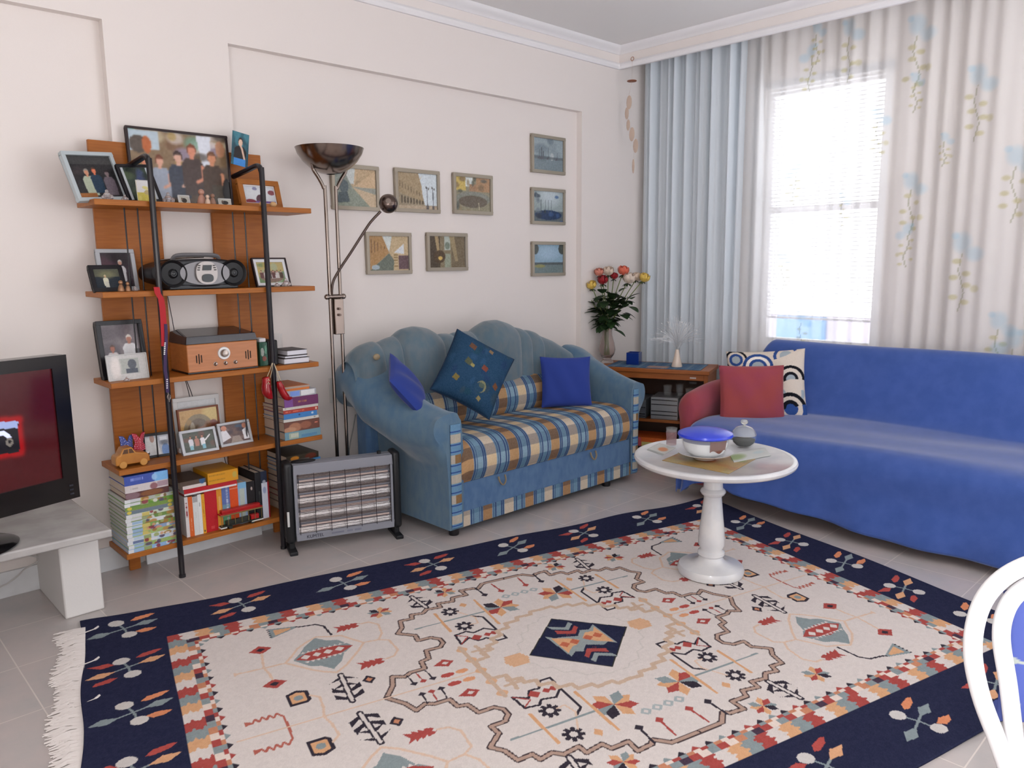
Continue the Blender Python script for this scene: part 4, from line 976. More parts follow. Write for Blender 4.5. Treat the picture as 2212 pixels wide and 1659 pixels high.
# ============================================================ CORNER CABINET
FR_ = Vector((4.22, 2.62, 0)); cd_ = Vector((-.385, .923, 0)).normalized(); cdp = Vector((.923, .385, 0)).normalized(); CW, CD, CH = .72, .35, .61
def cp3(u, z, d=0): return FR_+cd_*u+Vector((0, 0, z))+cdp*d   # u from the right front corner to the left
CWD = mat('cabinet_wood', 'a55f2b', .4, col2='9a5524', vscale=9, bump=.02, stretch=(1, 1, 5))
cb_ = thing('corner_cabinet', 'low cherry wood glass-front cabinet standing across the corner between both sofas', 'cabinet', cp3(CW/2, 0, CD/2))
def cbx(mb, u0, z0, d0, u1, z1, d1): mb.prism([(u0, z0), (u1, z0), (u1, z1), (u0, z1)], lambda x, y, d: cp3(x, y, d), d0, d1)
m = MB(); cbx(m, -.01, CH-.025, -.01, CW+.01, CH, CD+.01); m.build('top_board', CWD, cb_, bevel=.003)
for u in (0, CW-.025):
    m = MB(); cbx(m, u, 0, 0, u+.025, CH-.025, CD); m.build('side_panel', CWD, cb_, bevel=.002)
m = MB(); cbx(m, .025, .03, CD-.012, CW-.025, CH-.025, CD-.002); m.build('back_board', mat('cab_back', '4b3126', .7), cb_, smooth=False)
m = MB(); cbx(m, .025, .03, .0, CW-.025, .05, CD-.012); m.build('bottom_board', CWD, cb_, bevel=.002)
for z in (.255, ):
    m = MB(); cbx(m, .025, z, .012, CW-.025, z+.018, CD-.012); m.build('shelf_board', CWD, cb_, bevel=.002)
m = MB(); cbx(m, .025, CH-.065, .004, CW-.025, CH-.025, .018); m.build('top_rail', CWD, cb_, bevel=.002)
CGL = mat('cabinet_glass', 'ffffff', .03, trans=1, ior=1.12, spec=.6)
m = MB(); cbx(m, .03, .28, .0, CW-.03, CH-.068, .004); m.build('glass_door', CGL, cb_, smooth=False)
for u in (.07, CW-.13, ):
    m = MB(); cbx(m, u, CH-.085, -.004, u+.045, CH-.072, .008); m.build('door_clip', BLKM, cb_, bevel=.001)
m = MB()
for i in range(5): cbx(m, .075+i*.008, CH-.052, .0028, .081+i*.008, CH-.043, .0045)
m.build('maker_badge', mat('badge_white', 'dcdcdc', .4), cb_)
# things inside and on it
SIL = mat('silver_plastic', 'a9abae', .35, metal=.4); DK = mat('dark_plastic', '24262a', .35); CLG = mat('clear_glass', 'ffffff', .02, trans=1, ior=1.35, spec=.8)
CLG2 = mat('tinted_glass', 'dfe6e6', .05, alpha=.08, spec=1)
def cup(name, label, c, r, h, mt=CLG2, group=None):
    m = MB(); c = Vector(c); m.lathe([(0, 0), (r*.7, 0), (r*.78, h*.04), (r, h), (r*.94, h), (r*.72, h*.08), (0, h*.07)], c, 20, cap=False); return tag(m.build(name, mt), label, 'glass', group)
gi = thing('stereo_deck', 'silver stereo deck with chrome lines on the middle shelf of the corner cabinet', 'stereo', cp3(.30, .274, .1))
m = MB(); cbx(m, .19, .274, .03, .37, .42, .25); m.build('casing', SIL, gi, bevel=.004)
for i, z in enumerate((.30, .325, .37, .40)):
    m = MB(); cbx(m, .195, z, .026, .365, z+.005, .03); m.build('chrome_strip', CHR, gi)
gi = thing('disc_player', 'dark grey disc player beside the silver deck inside the cabinet', 'disc player', cp3(.46, .274, .1))
m = MB(); cbx(m, .40, .274, .03, .55, .40, .25); m.build('casing', mat('grey_box', '5a5e64', .4), gi, bevel=.004)
for z in (.285, .30, .345): m = MB(); cbx(m, .405, z, .026, .545, z+.004, .03); m.build('chrome_strip', CHR, gi)
m = MB(); cbx(m, .10, .274, .03, .165, .40, .22); tag(m.build('speaker_box', DK, bevel=.004), 'small black speaker box at the right on the cabinet shelf', 'speaker')
for i, (u, r, h) in enumerate(((.12, .028, .075), (.20, .026, .08), (.28, .03, .07), (.47, .032, .07))):
    z = .40 if u < .19 else (.42 if u < .38 else .40); cup('drinking_glass', 'small clear glass standing on the devices behind the cabinet glass', cp3(u if u > .19 else .135, z, .12), r, h, group='glasses behind the cabinet door')
m = MB(); cbx(m, .34, .052, .05, .60, .085, .24); tag(m.build('book', mat('dark_cover', '3a3230', .6), bevel=.002), 'thick dark book lying at the bottom of the corner cabinet', 'book')
gb = thing('game_box', 'orange, pink and yellow board game box in the lower part of the cabinet', 'box', cp3(.40, .086, .1))
cvx = Cv(.30, .06, .004, 'd9682c'); cvx.rect(.18, .0, .28, .06, 'd0606a'); cvx.rect(.20, .035, .27, .055, 'd99aa5'); cvx.rect(.10, .004, .175, .03, 'cfc27a'); cvx.rect(.285, 0, .3, .06, 'd39a62'); cvx.noise(.05, 3)
m = MB(); cbx(m, .25, .086, .02, .55, .146, .22); m.build('carton', mat('carton_orange', 'd9682c', .5), gb, bevel=.002)
cvx.sheet('printed_side', lambda U, V: tuple(cp3(.25, .086, .0185)[i]+cd_[i]*U*.30+(0, 0, 1)[i]*V*.06 for i in range(3)), PM('print_gloss', .35), gb)
m = MB(); m.ball(cp3(.16, .135, .15), .08, 20, (1.1, .9, 1.0)); m.ball(cp3(.21, .10, .12), .05, 16, (1.3, 1, 1)); tag(m.build('black_bag', mat('bag_black', '141417', .5, bump=.5, bscale=25)), 'crumpled black bag in the lower right of the corner cabinet', 'bag')
# runner on cabinet top, vase, candle, fibre lamp
cvx = Cv(.62, .30, .006, '5a7590')
for i in range(16): cvx.rect(.0+i*.04, .0, .018+i*.04, .30, ('8a9aa5', '4a6688')[i % 2], .5)
cvx.rect(.22, .02, .36, .12, 'b98f7d', .8); cvx.noise(.08, 5)
cvx.sheet('table_runner', lambda U, V: tuple(cp3(.05, CH+.0015, .015)[i]+cd_[i]*U*.62+cdp[i]*V*.30 for i in range(3)), PM('runner_cloth', .9, spec=.1), None, solid=.0015)
tag(bpy.data.objects['table_runner'], 'grey blue woven runner lying across the top of the corner cabinet', 'runner')
cq = P(1366, 788, z=CH+.003); m = MB(); 
cs_ = .085; ca = thing('candle_holder', 'square cobalt blue glass candle holder on the cabinet beside the vase', 'candle holder', cq)
BG = mat('cobalt_glass', '1c3c94', .1, trans=.35, ior=1.3, coat=.5)
Mz = Matrix((cd_, cdp, Vector((0, 0, 1)))).transposed()
for sx_, sy_, dx, dy in ((0, -1, cs_, .006), (0, 1, cs_, .006), (-1, 0, .006, cs_-.012), (1, 0, .006, cs_-.012)):
    m.box(cq+cd_*sx_*(cs_/2-.003)+cdp*(sy_*(cs_/2-.003)+cs_/2)+Vector((0, 0, .042)), (dx, dy, .078), M=Mz)
m.box(cq+cdp*cs_/2+Vector((0, 0, .004)), (cs_, cs_, .008), M=Mz); m.build('glass_box', BG, ca, bevel=.001)
m = MB(); m.lathe([(0, 0), (.022, 0), (.022, .03), (0, .03)], cq+cdp*cs_/2+Vector((0, 0, .009)), 20); m.build('candle', mat('wax', 'c9c2d6', .5), ca)
# vase of roses
vq = P(1311, 783, z=CH+.002); vs_ = (vq-CAM).dot(CF)/FPX   # metres per px
va = thing('flower_vase', 'clear pear-shaped glass vase on the cabinet holding mixed roses', 'vase', vq)
m = MB(); m.lathe([(0, 0), (.045, 0), (.046, .008), (.030, .022), (.030, .03), (.050, .06), (.058, .09), (.050, .14), (.036, .185), (.033, .22), (.042, .262), (.040, .262), (.030, .22), (.033, .185), (.047, .14), (.055, .09), (.046, .06), (.02, .034), (0, .034)], vq, 40, cap=False); m.build('glass_body', mat('vase_glass', 'f0e6e2', .03, trans=.95, ior=1.3, spec=.8), va, angle=60)
LEAF = mat('rose_leaf', '2b4424', .5, col2='1f331c', vscale=20); STEM = mat('rose_stem', '6d7a42', .6)
rc = {'dark red': 'a01420', 'salmon': 'e8917c', 'cream': 'ecd5c0', 'yellow': 'f0cb62', 'coral': 'f0785c', 'white': 'efdccb'}
def leaf(mb, p, d, L_, w_, up=Vector((0, 0, 1))):
    d = d.normalized(); s = d.cross(up); s = s.normalized() if s.length > .01 else Vector((1, 0, 0)); n_ = s.cross(d)
    vs = []; 
    for i in range(7):
        t = i/6; ww = w_*sin(pi*min(1, t*.93+.05))**.8; c = p+d*L_*t-n_*L_*.22*t*t
        vs += [c-s*ww/2+n_*ww*.12, c, c+s*ww/2+n_*ww*.12]
    fs = []
    for i in range(6):
        a = i*3; fs += [(a, a+1, a+4, a+3), (a+1, a+2, a+5, a+4)]
    mb.add(vs, fs)
def rose(mb, c, ax, r, seed):
    R_ = random.Random(seed); ax = ax.normalized(); M3 = Vector((0, 0, 1)).rotation_difference(ax).to_matrix()
    for k_, (rr, h, n_, op) in enumerate(((.35, 1.25, 3, 0), (.62, 1.2, 4, .1), (.85, 1.1, 5, .25), (1.0, .95, 5, .45))):
        for j in range(n_):
            a0 = 2*pi*j/n_+k_*.7+R_.uniform(-.15, .15); wd = 2*pi/n_*.75
            def fn(u, v, a0=a0, wd=wd, rr=rr, h=h, op=op):
                a = a0+(u-.5)*wd*(1-.25*v); rad = r*rr*(.30+.75*sin(min(1, .12+v*.88)*pi*.72)) + r*op*.45*max(0, v-.8)*2
                return M3 @ Vector((rad*cos(a), rad*sin(a), r*h*(v*1.25-.45)+r*.07*cos((u-.5)*5)))+c
            mb.grid(fn, 6, 6)
rs_ = [(1247, 601, 'dark red', 9), (1278, 618, 'yellow', 7.5), (1294, 590, 'salmon', 7), (1302, 607, 'dark red', 8), (1314, 588, 'cream', 8), (1326, 598, 'dark red', 6), (1346, 587, 'coral', 8.5), (1358, 604, 'white', 10), (1376, 600, 'cream', 7.5), (1391, 602, 'yellow', 8)]
rlab = ['dark red rose leaning out farthest left in the vase', 'yellow rose low on the left of the bouquet', 'salmon pink rose high on the left of the bouquet', 'dark red rose in the middle, in front below the salmon one', 'cream rose at the top middle of the bouquet', 'small dark red rosebud behind the cream roses', 'coral rose, highest on the right of the bouquet', 'large creamy white rose right of centre', 'cream rose just left of the right-hand yellow rose', 'yellow rose farthest right in the bouquet']
mouth = vq+Vector((0, 0, .24)); 
for i, ((px, py, kd, rp), lb) in enumerate(zip(rs_, rlab)):
    dpt = (vq-CAM).dot(CF)+rnd.uniform(-.09, .0); c = P(px, py, d=dpt); r = rp*vs_*1.45; ax = (c-mouth); 
    ro = thing('rose', lb, 'rose', c, group=None)
    m = MB(); rose(m, c, ax.normalized()*.6+Vector((0, 0, .6))-CF*.3, r, i); m.build('blossom', mat('rose_'+kd.replace(' ', '_'), rc[kd], .6, var=.25, vscale=60, sheen=.2), ro, angle=180)
    jt = mouth+Vector((rnd.uniform(-.015, .015), rnd.uniform(-.015, .015), .0)); ft = vq+Vector((-ax.x*.08, -ax.y*.08, .05)); mid = jt.lerp(c, .5)+Vector((0, 0, .015))
    m = MB(); m.tube(catmull([ft, jt, mid, c-ax.normalized()*r*.5], 6), .0032, 6); stm = m.build('stem', STEM, ro)
    m = MB(); 
    for j in range(5): a = 2*pi*j/5; d_ = Vector((cos(a), sin(a), -.4)); leaf(m, c-ax.normalized()*r*.55, d_, r*1.0, r*.35)
    for j in range(15):
        t = rnd.uniform(.0, .62); p = jt.lerp(c, t); a = rnd.uniform(0, 2*pi); d_ = Vector((cos(a), sin(a), rnd.uniform(-.35, .8))); tw = p+d_.normalized()*rnd.uniform(.005, .045); leaf(m, tw, d_, rnd.uniform(.065, .10), rnd.uniform(.05, .068))
    m.build('leaves', LEAF, stm, angle=180)
    m = MB()
# fibre optic lamp
fq = P(1462, 792, z=CH+.003); fo = thing('fibre_lamp', 'fan of clear fibres with tiny bright tips on a pale cone base', 'lamp', fq)
m = MB(); m.lathe([(0, 0), (.034, 0), (.036, .006), (.022, .055), (.013, .10), (.011, .115), (0, .116)], fq, 28); m.build('cone_base', mat('cone_pearl', 'e6d3c2', .25, coat=.5), fo)
FB = mat('fibre', 'fbfdff', .15, alpha=.7, spec=1); m = MB(); tips = MB(); tp = fq+Vector((0, 0, .11))
for i in range(220):
    a = rnd.uniform(0, 2*pi); el = rnd.uniform(.05, 1.0); sp = sin(el*1.35); L_ = rnd.uniform(.17, .235); d_ = Vector((cos(a)*sp, sin(a)*sp, cos(el*1.35)+.25)).normalized()
    e_ = tp+d_*L_-Vector((0, 0, .035*sp)); m.tube([tp, tp+Vector((0, 0, .03))+d_*L_*.25, tp+d_*L_*.7+Vector((0, 0, .004)), e_], .0007, 3, caps=False)
    if i % 4 == 0: tips.ball(e_, .0030, 6)
m.build('fibre_spray', FB, fo); tips.build('fibre_tips', mat('tip', 'ffffff', .1, spec=1), fo)
bpy.data.objects['fibre_spray']['kind'] = 'stuff'

# ============================================================ THINGS ON THE MARBLE TABLE
TZ = .5105
cm = Cv(.30, .22, .003, 'a8894f')
for i in range(40): cm.ell(rnd.random()*.30, rnd.random()*.22, .02+.03*rnd.random(), .01+.02*rnd.random(), ('b29355', '8f7d52', 'a3683c', '9d9a6a')[i % 4], .5, soft=.8)
cm.ell(.14, .11, .06, .045, 'b5562e', .8, soft=.8); cm.ell(.25, .17, .04, .03, '6f8f4a', .8, soft=.8); cm.ell(.06, .15, .05, .03, '6d7c80', .5, soft=.8); cm.noise(.06, 3)
pA, pB, pC = P(1430, 995, z=TZ), P(1574, 1024, z=TZ), P(1632, 992, z=TZ)
def matsheet(c, a, b, cc, name, label, cat, mt, dz=.0012):
    e1 = b-a; e2 = cc-b; o = c.sheet(name, lambda U, V: tuple(a[i]+e1[i]*U+e2[i]*V*1.0+(dz if i == 2 else 0) for i in range(3)), mt, solid=.0012); return tag(o, label, cat)
e2 = (P(1632, 992, z=TZ)-pB); 
matsheet(cm, pA, pB, pC, 'placemat', 'golden brown printed placemat under the casserole dish', 'placemat', PM('placemat_print', .3))
cn = Cv(.10, .08, .003, 'c9cac6'); cn.ell(.06, .04, .03, .02, 'cf8a62', .9, soft=.6); cn.rect(0, 0, .1, .01, 'a5a9a6')
matsheet(cn, P(1397, 972, z=TZ), P(1432, 984, z=TZ), P(1460, 968, z=TZ), 'paper_napkin', 'small grey napkin with an orange print at the left of the table', 'napkin', PM('napkin', .9))
cn = Cv(.16, .10, .003, 'c6c9c6'); cn.ell(.02, .05, .05, .04, '8fa36c', .8, soft=.8); cn.ell(.12, .06, .03, .02, 'b4c7c9', .7, soft=.8)
matsheet(cn, P(1585, 1000, z=TZ), P(1665, 985, z=TZ), P(1652, 968, z=TZ), 'green_mat', 'pale green printed mat lying behind the casserole dish', 'placemat', PM('napkin', .9), .0027)
# casserole: saucer/plate, glass bowl with cake, blue lid
dq = P(1522, 990, z=TZ+.004); ds = (dq-CAM).dot(CF)/FPX
pt = thing('dessert_plate', 'white rimmed plate under the covered glass bowl', 'plate', dq)
m = MB(); m.lathe([(0, .0), (.045, .0), (.05, .006), (.08, .018), (.108, .026), (.110, .029), (.106, .0285), (.075, .020), (.045, .009), (0, .008)], dq, 48, cap=False); m.build('plate_body', mat('porcelain', 'e8e4e4', .15, coat=.5), pt, angle=60)
bz = .0285
bw = thing('glass_bowl', 'round glass bowl of cake covered with a bright blue lid', 'bowl', dq+Vector((0, 0, .012)))
b0 = dq+Vector((0, 0, .012))
m = MB(); m.lathe([(0, 0), (.06, .0), (.078, .012), (.090, .04), (.097, .088), (.094, .088), (.087, .042), (.075, .016), (.058, .004), (0, .004)], b0, 48, cap=False); m.build('bowl_glass', mat('bowl_glass', 'f0f4f4', .05, alpha=.12, spec=.8), bw, angle=60)
m = MB(); m.lathe([(0, .006), (.057, .006), (.073, .018), (.085, .042), (.088, .062), (0, .064)], b0, 40); m.build('cream_filling', mat('cream', 'e9ebea', .7), bw)
m = MB(); 
for a0, a1, c_ in ((-70, -22, 0),):
    base_a = atan2(-CF.y, -CF.x)
    def fn(u, v): a = base_a+radians(-2+50*u); r = .0915+.0008; return b0+Vector((r*cos(a)*(.955+.06*v), r*sin(a)*(.955+.06*v), .032+.044*v+.006*sin(u*9)*(1-v)))
    m.grid(fn, 16, 8)
m.build('cake_slice', mat('cake_brown', '6f4336', .7), bw, angle=180)
LID = mat('lid_blue', '2f46d6', .28, spec=.5, coat=.3)
m = MB(); m.lathe([(0, .112), (.03, .111), (.07, .107), (.092, .101), (.107, .094), (.109, .086), (.105, .081), (.100, .083), (.095, .092), (0, .100)], b0, 56, cap=False); m.build('blue_lid', LID, bw, angle=50)
# sugar pot: round glass with knob lid
sq = P(1606, 965, z=TZ+.002); sg = thing('glass_sugar_pot', 'round glass pot with knobbed lid and dark contents, behind the blue-lidded bowl', 'jar', sq)
m = MB(); m.lathe([(0, .0), (.03, 0), (.035, .004), (.047, .018), (.052, .036), (.050, .05), (.047, .05), (.049, .036), (.044, .02), (.03, .006), (0, .006)], sq, 40, cap=False); m.build('jar_body', CLG2, sg, angle=60)
m = MB(); m.lathe([(0, .008), (.03, .008), (.043, .02), (.047, .034), (0, .037)], sq, 32); m.build('dark_contents', mat('coffee_dark', '1f1712', .8, spec=.1), sg)
m = MB(); m.lathe([(.051, .052), (.052, .056), (.046, .07), (.033, .084), (.015, .091), (.006, .093), (.006, .098), (.013, .101), (.016, .109), (.012, .117), (0, .119)], sq, 40, cap=False); m.build('domed_lid', mat('lid_glass', 'eef0ea', .08, trans=.7, ior=1.3, coat=.5), sg, angle=60)
gq = P(1450, 966, z=TZ+.002)
gl = thing('tea_glass', 'small patterned drinking glass at the left of the marble table', 'glass', gq)
m = MB(); m.lathe([(0, 0), (.020, 0), (.021, .008), (.021, .04), (.024, .085), (.0225, .085), (.0195, .04), (.0185, .01), (0, .009)], gq, 28, cap=False); m.build('glass_body', CLG2, gl, angle=60)
m = MB(); m.lathe([(.0213, .012), (.0214, .04), (.0235, .07)], gq, 28, cap=False); m.build('painted_band', mat('band_red', 'a06a6e', .4, alpha=.45), gl)
# ============================================================ PICTURES
GLZ = PM('photo_gloss', .22); 
def person(c, x, y, s, shirt, hair='3a2a20', skin='d6a58c', arm=None):
    c.poly([(x-.30*s, y-1.1*s), (x-.34*s, y-.2*s), (x-.2*s, y), (x+.2*s, y), (x+.34*s, y-.2*s), (x+.30*s, y-1.1*s)], shirt)
    c.rect(x-.06*s, y-.04*s, x+.06*s, y+.1*s, skin); c.ell(x, y+.24*s, .14*s, .19*s, hair); c.ell(x, y+.2*s, .12*s, .155*s, skin)
    c.rect(x-.12*s, y+.3*s, x+.12*s, y+.36*s, hair, .8)
    if arm: c.line([(x+.28*s, y-.25*s), (x+.3*s, y-.6*s), (x+.1*s, y-.7*s)], .1*s, arm)
def pic(kind, W, H):
    c = Cv(W, H, max(W, H)/90, '777777'); R = random.Random(hash(kind) % 1000 if False else sum(map(ord, kind))); u = W; v = H
    def bgblobs(cols, n=18, s=.18):
        for i in range(n): c.ell(R.random()*u, R.random()*v, u*s*(.5+R.random()), v*s*(.5+R.random()), cols[i % len(cols)], .7, soft=.7)
    if kind == 'dinner':
        c.rect(0, 0, u, v, '2b2a2c'); bgblobs(['1f1f24', '3a3436', '2d3032'], 10, .3); c.rect(0, v*.8, u, v, '4a4b4a', .7)
        person(c, u*.34, v*.52, v*.42, 'a9b29c', '8c8a82', 'c98f72'); person(c, u*.52, v*.56, v*.40, '23384c', '54382c', 'd87a58'); person(c, u*.80, v*.50, v*.40, '6a6068', '2a2426', '7b6a6c'); c.rect(0, 0, u*.4, v*.12, '9a6336')
    elif kind == 'elder':
        c.rect(0, 0, u, v, '3b4a40'); bgblobs(['26302c', '5c6b50', '46507c', '2f3430'], 14, .25); person(c, u*.5, v*.42, v*.5, '5a567a', 'a39c86', 'c9836c'); c.rect(0, 0, u*.12, v, 'c8cfd4'); c.rect(u*.9, 0, u, v, 'c8cfd4')
    elif kind == 'party':
        c.rect(0, 0, u, v, '8a7358'); bgblobs(['a58a4a', 'cfc4a4', '6fa08c', '9a8fb0', 'c9a15a', 'e0d6d0', '7a5a44'], 46, .09)
        c.poly([(0, v*.70), (u*.30, v*.74), (u*.30, v), (0, v)], 'b9cad4'); c.ell(u*.09, v*.80, u*.09, v*.12, '5a5048'); c.ell(u*.17, v*.80, u*.045, v*.12, 'b8663a')
        c.poly([(u*.68, v), (u*.84, v), (u*.80, v*.55), (u*.72, v*.55)], 'dfe4ee')
        c.rect(0, 0, u, v*.30, '5a4a3c'); bgblobs(['4a4038'], 4, .1)
        for x, y, s, sh, ha, sk in ((.14, .46, .40, '4e5e56', '8a4c2c', 'd98c6c'), (.28, .50, .40, 'a3acbc', '6d3b28', 'e0ab94'), (.47, .56, .44, '3c4250', '3b2a26', 'd9ab96'), (.62, .66, .48, '4a3c38', '7a4530', 'd58f74'), (.83, .58, .48, '4b3a2e', '6d4a34', 'd2906c')):
            person(c, u*x, v*y, v*s, sh, ha, sk, arm=sk)
        c.rect(u*.80, 0, u*.93, v*.30, '4d4438'); c.ell(u*.93, v*.82, u*.05, v*.12, 'b98768'); c.ell(u*.97, v*.2, u*.05, v*.2, '1a1616')
    elif kind == 'thinker':
        c.rect(0, 0, u, v, '2f6675'); bgblobs(['1f4a58', '4a8c9c', '203844'], 14, .3); c.ell(u*.5, v*.72, u*.14, v*.13, '3a2620'); c.ell(u*.5, v*.69, u*.12, v*.11, 'e2c2aa')
        c.poly([(u*.12, v*.22), (u*.18, v*.52), (u*.4, v*.6), (u*.7, v*.58), (u*.88, v*.45), (u*.85, v*.2)], '1b1719'); c.line([(u*.78, v*.22), (u*.62, v*.5), (u*.52, v*.6)], u*.11, 'e0bda6'); c.rect(u*.15, 0, u*.85, v*.22, '3a8ad8')
    elif kind == 'mural':
        c.rect(0, 0, u, v, 'c9ced6'); c.ell(u*.5, v*.5, u*.6, v*.6, 'dfe3e6', .8, soft=.8); c.ell(u*.5, v*.2, u*.15, v*.3, '5a4048'); c.rect(0, 0, u, v*.12, '74528c'); c.ell(u*.15, v*.08, u*.17, v*.12, '8a3a44'); c.ell(u*.9, v*.65, u*.12, v*.15, '8a5058'); c.ell(u*.35, v*.85, u*.08, v*.1, '8a8aa8')
    elif kind == 'suit':
        c.rect(0, 0, u, v, '3a2a34'); bgblobs(['54303e', '2a2026'], 8, .3); person(c, u*.62, v*.62, v*.42, 'e2e2e6', 'd8d4cc', 'c99a86'); person(c, u*.28, v*.5, v*.34, '2a2226', '5a3a2a', 'b5805a'); c.rect(0, 0, u, v*.1, '2a2024')
    elif kind == 'dusk':
        c.rect(0, 0, u, v, '1f2a34'); c.rect(0, v*.6, u, v, '6a6a54', .8); c.ell(u*.5, v*.7, u*.4, v*.25, '7b7a5c', .8, soft=.8); person(c, u*.42, v*.55, v*.38, 'd8d8c0', 'c9bd9c', 'c9a884'); c.rect(u*.36, v*.05, u*.52, v*.35, 'c9c9bc')
    elif kind == 'table':
        c.rect(0, 0, u, v, '7c9478'); c.rect(0, v*.55, u, v, 'b9a872'); bgblobs(['6f8a5c', 'cfae62', 'a8b89c'], 10, .2); c.ell(u*.5, v*.3, u*.45, v*.28, '8a7468'); c.ell(u*.55, v*.3, u*.18, v*.1, 'd9d4d6')
        for i in range(6): person(c, u*(.12+.15*i), v*.5, v*.26, ('6a4a48', 'c9c4c0', '54463c')[i % 3])
    elif kind == 'couple':
        c.rect(0, 0, u, v, '6e6468'); bgblobs(['857a7e', '584e54'], 8, .3); person(c, u*.25, v*.45, v*.36, 'dad2d2', '5a3a2c', 'a8644c'); person(c, u*.72, v*.62, v*.40, 'e4e4e6', 'e6e2da', 'c08a78'); c.rect(u*.52, 0, u*.60, v*.35, '3a3438'); c.rect(u*.85, 0, u, v*.5, '3a3438')
    elif kind == 'pale':
        c.rect(0, 0, u, v, 'c3c1bf'); c.rect(u*.3, v*.22, u*.8, v*.85, 'a5a8a2'); c.ell(u*.62, v*.6, u*.11, v*.2, '4a4e58'); c.rect(u*.45, v*.25, u*.75, v*.42, '3c4250'); c.ell(u*.2, v*.5, u*.16, v*.6, 'e6ddd8', .8, soft=.8)
    elif kind == 'icon':
        c.rect(0, 0, u, v, 'c49a5c'); c.ell(u*.85, v*.85, u*.3, v*.3, 'd6c07a', .8, soft=.8); c.ell(u*.48, v*.40, u*.40, v*.46, '8a7a5c'); c.ell(u*.48, v*.36, u*.31, v*.38, '6f5c48'); c.ell(u*.32, v*.42, u*.07, v*.24, 'a89c88'); c.ell(u*.55, v*.25, u*.26, v*.25, 'a0664a'); c.ell(u*.88, v*.3, u*.18, v*.36, '7a4434'); bgblobs(['b0884c', '8a5a3a'], 8, .1)
    elif kind == 'baseball':
        c.rect(0, 0, u, v, '4c5248'); bgblobs(['3c4238', '5c5a50', '6a4a40'], 16, .16)
        for x, sh in ((.24, 'd9d9e0'), (.43, 'b07a68'), (.62, 'e2e2e6')): person(c, u*x, v*.66, v*.36, sh, '3a2620', 'c48a70'); 
        c.rect(u*.18, v*.1, u*.30, v*.32, '86b9c6'); c.rect(u*.58, v*.08, u*.70, v*.32, '7fb5c8'); c.line([(u*.70, v*.5), (u*.88, v*.75)], v*.07, 'e6e6e6')
    elif kind == 'toast':
        c.rect(0, 0, u, v, '5f4a48'); bgblobs(['4a3c44', '8a7068', '3a5a7a', '765a50'], 18, .14); c.poly([(0, v*.1), (0, v*.7), (u*.2, v*.75), (u*.34, v*.3)], 'e4e4ea'); c.ell(u*.14, v*.84, u*.1, v*.14, 'c98a70'); c.poly([(u*.8, v*.1), (u*.78, v*.6), (u*.95, v*.75), (u, v*.1)], 'e6e6ea'); c.ell(u*.88, v*.84, u*.08, v*.14, 'b9806a'); c.poly([(u*.3, 0), (u*.4, v*.35), (u*.65, v*.35), (u*.75, 0)], '9a8a80')
    elif kind == 'shirt':
        c.rect(0, 0, u, v, 'b4b8c2'); c.poly([(0, 0), (0, v*.95), (u*.45, v*.85), (u*.55, 0)], 'd5d6d6'); c.ell(u*.28, v*.85, u*.08, v*.2, 'b09288'); c.ell(u*.72, v*.2, u*.14, v*.35, '6f8ec0'); c.ell(u*.7, v*.6, u*.2, v*.18, '4f545c', .6, soft=.8); c.rect(u*.55, v*.72, u*.8, v*.9, 'd5d9e0')
    elif kind in ('canal1', 'canal2', 'canal3', 'canal4', 'canal5'):
        c.rect(0, 0, u, v, 'b5a486'); S = lambda p: [(x*u, y*v) for x, y in p]
        if kind == 'canal1':
            c.rect(u*.25, v*.6, u*.55, v, 'd0d6d2'); c.poly(S([(0, 0), (0, 1), (.2, 1), (.42, .5), (.1, .2)]), '8c958c'); c.poly(S([(1, 1), (.5, 1), (.45, .52), (1, .5)]), 'd0b592')
            for i in range(9): c.line(S([(.47, .54), (.6+.05*i, 1)]), .0022, 'b09a7a')
            c.poly(S([(.45, .52), (1, .5), (1, .34), (.48, .48)]), '9a9d92'); c.poly(S([(.44, .5), (1, .34), (1, 0), (.85, 0)]), 'cdb89a'); c.poly(S([(.42, .5), (.85, 0), (0, 0), (0, .1)]), '8f988a'); c.ell(u*.22, v*.52, u*.11, v*.17, '5a686c'); c.poly(S([(0, .08), (.35, .12), (.3, .38), (.1, .36)]), '4e5c60')
        elif kind == 'canal2':
            c.rect(0, 0, u, v, 'a0937c'); c.poly(S([(.5, 1), (1, 1), (1, .12), (.68, .12)]), 'd5dfe4'); c.poly(S([(0, 1), (.52, 1), (.6, .65), (.64, .2), (0, .45)]), 'ab987a')
            for i in range(8): c.rect(u*(.04+.07*i), v*(.60-.035*i), u*(.07+.07*i), v*(.78-.045*i), '8a7a62'); c.ell(u*(.10+.075*i), v*(.26-.01*i), u*.022, v*(.12-.009*i), '5f5648')
            c.line(S([(.6, .9), (.55, .8)]), .003, 'c9b08a'); c.rect(0, 0, u, v*.1, 'bba992'); 
            for x in (.75, .9): c.line(S([(x, .06), (x-.01, .62)]), .004, '3e4046'); c.ell(u*(x-.03), v*.62, u*.012, v*.03, '55504a'); c.ell(u*(x+.03), v*.58, u*.012, v*.03, '55504a'); c.rect(u*(x-.03), 0, u*(x+.03), v*.12, '6a6462')
        elif kind == 'canal3':
            c.rect(0, 0, u, v, '95907a'); c.rect(0, v*.6, u*.3, v, 'cfb76c'); c.rect(u*.6, v*.58, u, v, 'b28e6c'); c.rect(u*.28, v*.72, u*.5, v, 'dde4e0'); c.rect(u*.4, v*.55, u*.6, v*.8, 'a58468'); c.ell(u*.5, v*.36, u*.5, v*.22, '8a8c82'); c.ell(u*.5, v*.28, u*.42, v*.18, '6d6458'); bgblobs(['7d6a54', '5c605c', '9a8a70', '54584e'], 12, .09); c.line(S([(.68, .05), (.66, .25)]), .004, 'ddd0b0')
        elif kind == 'canal4':
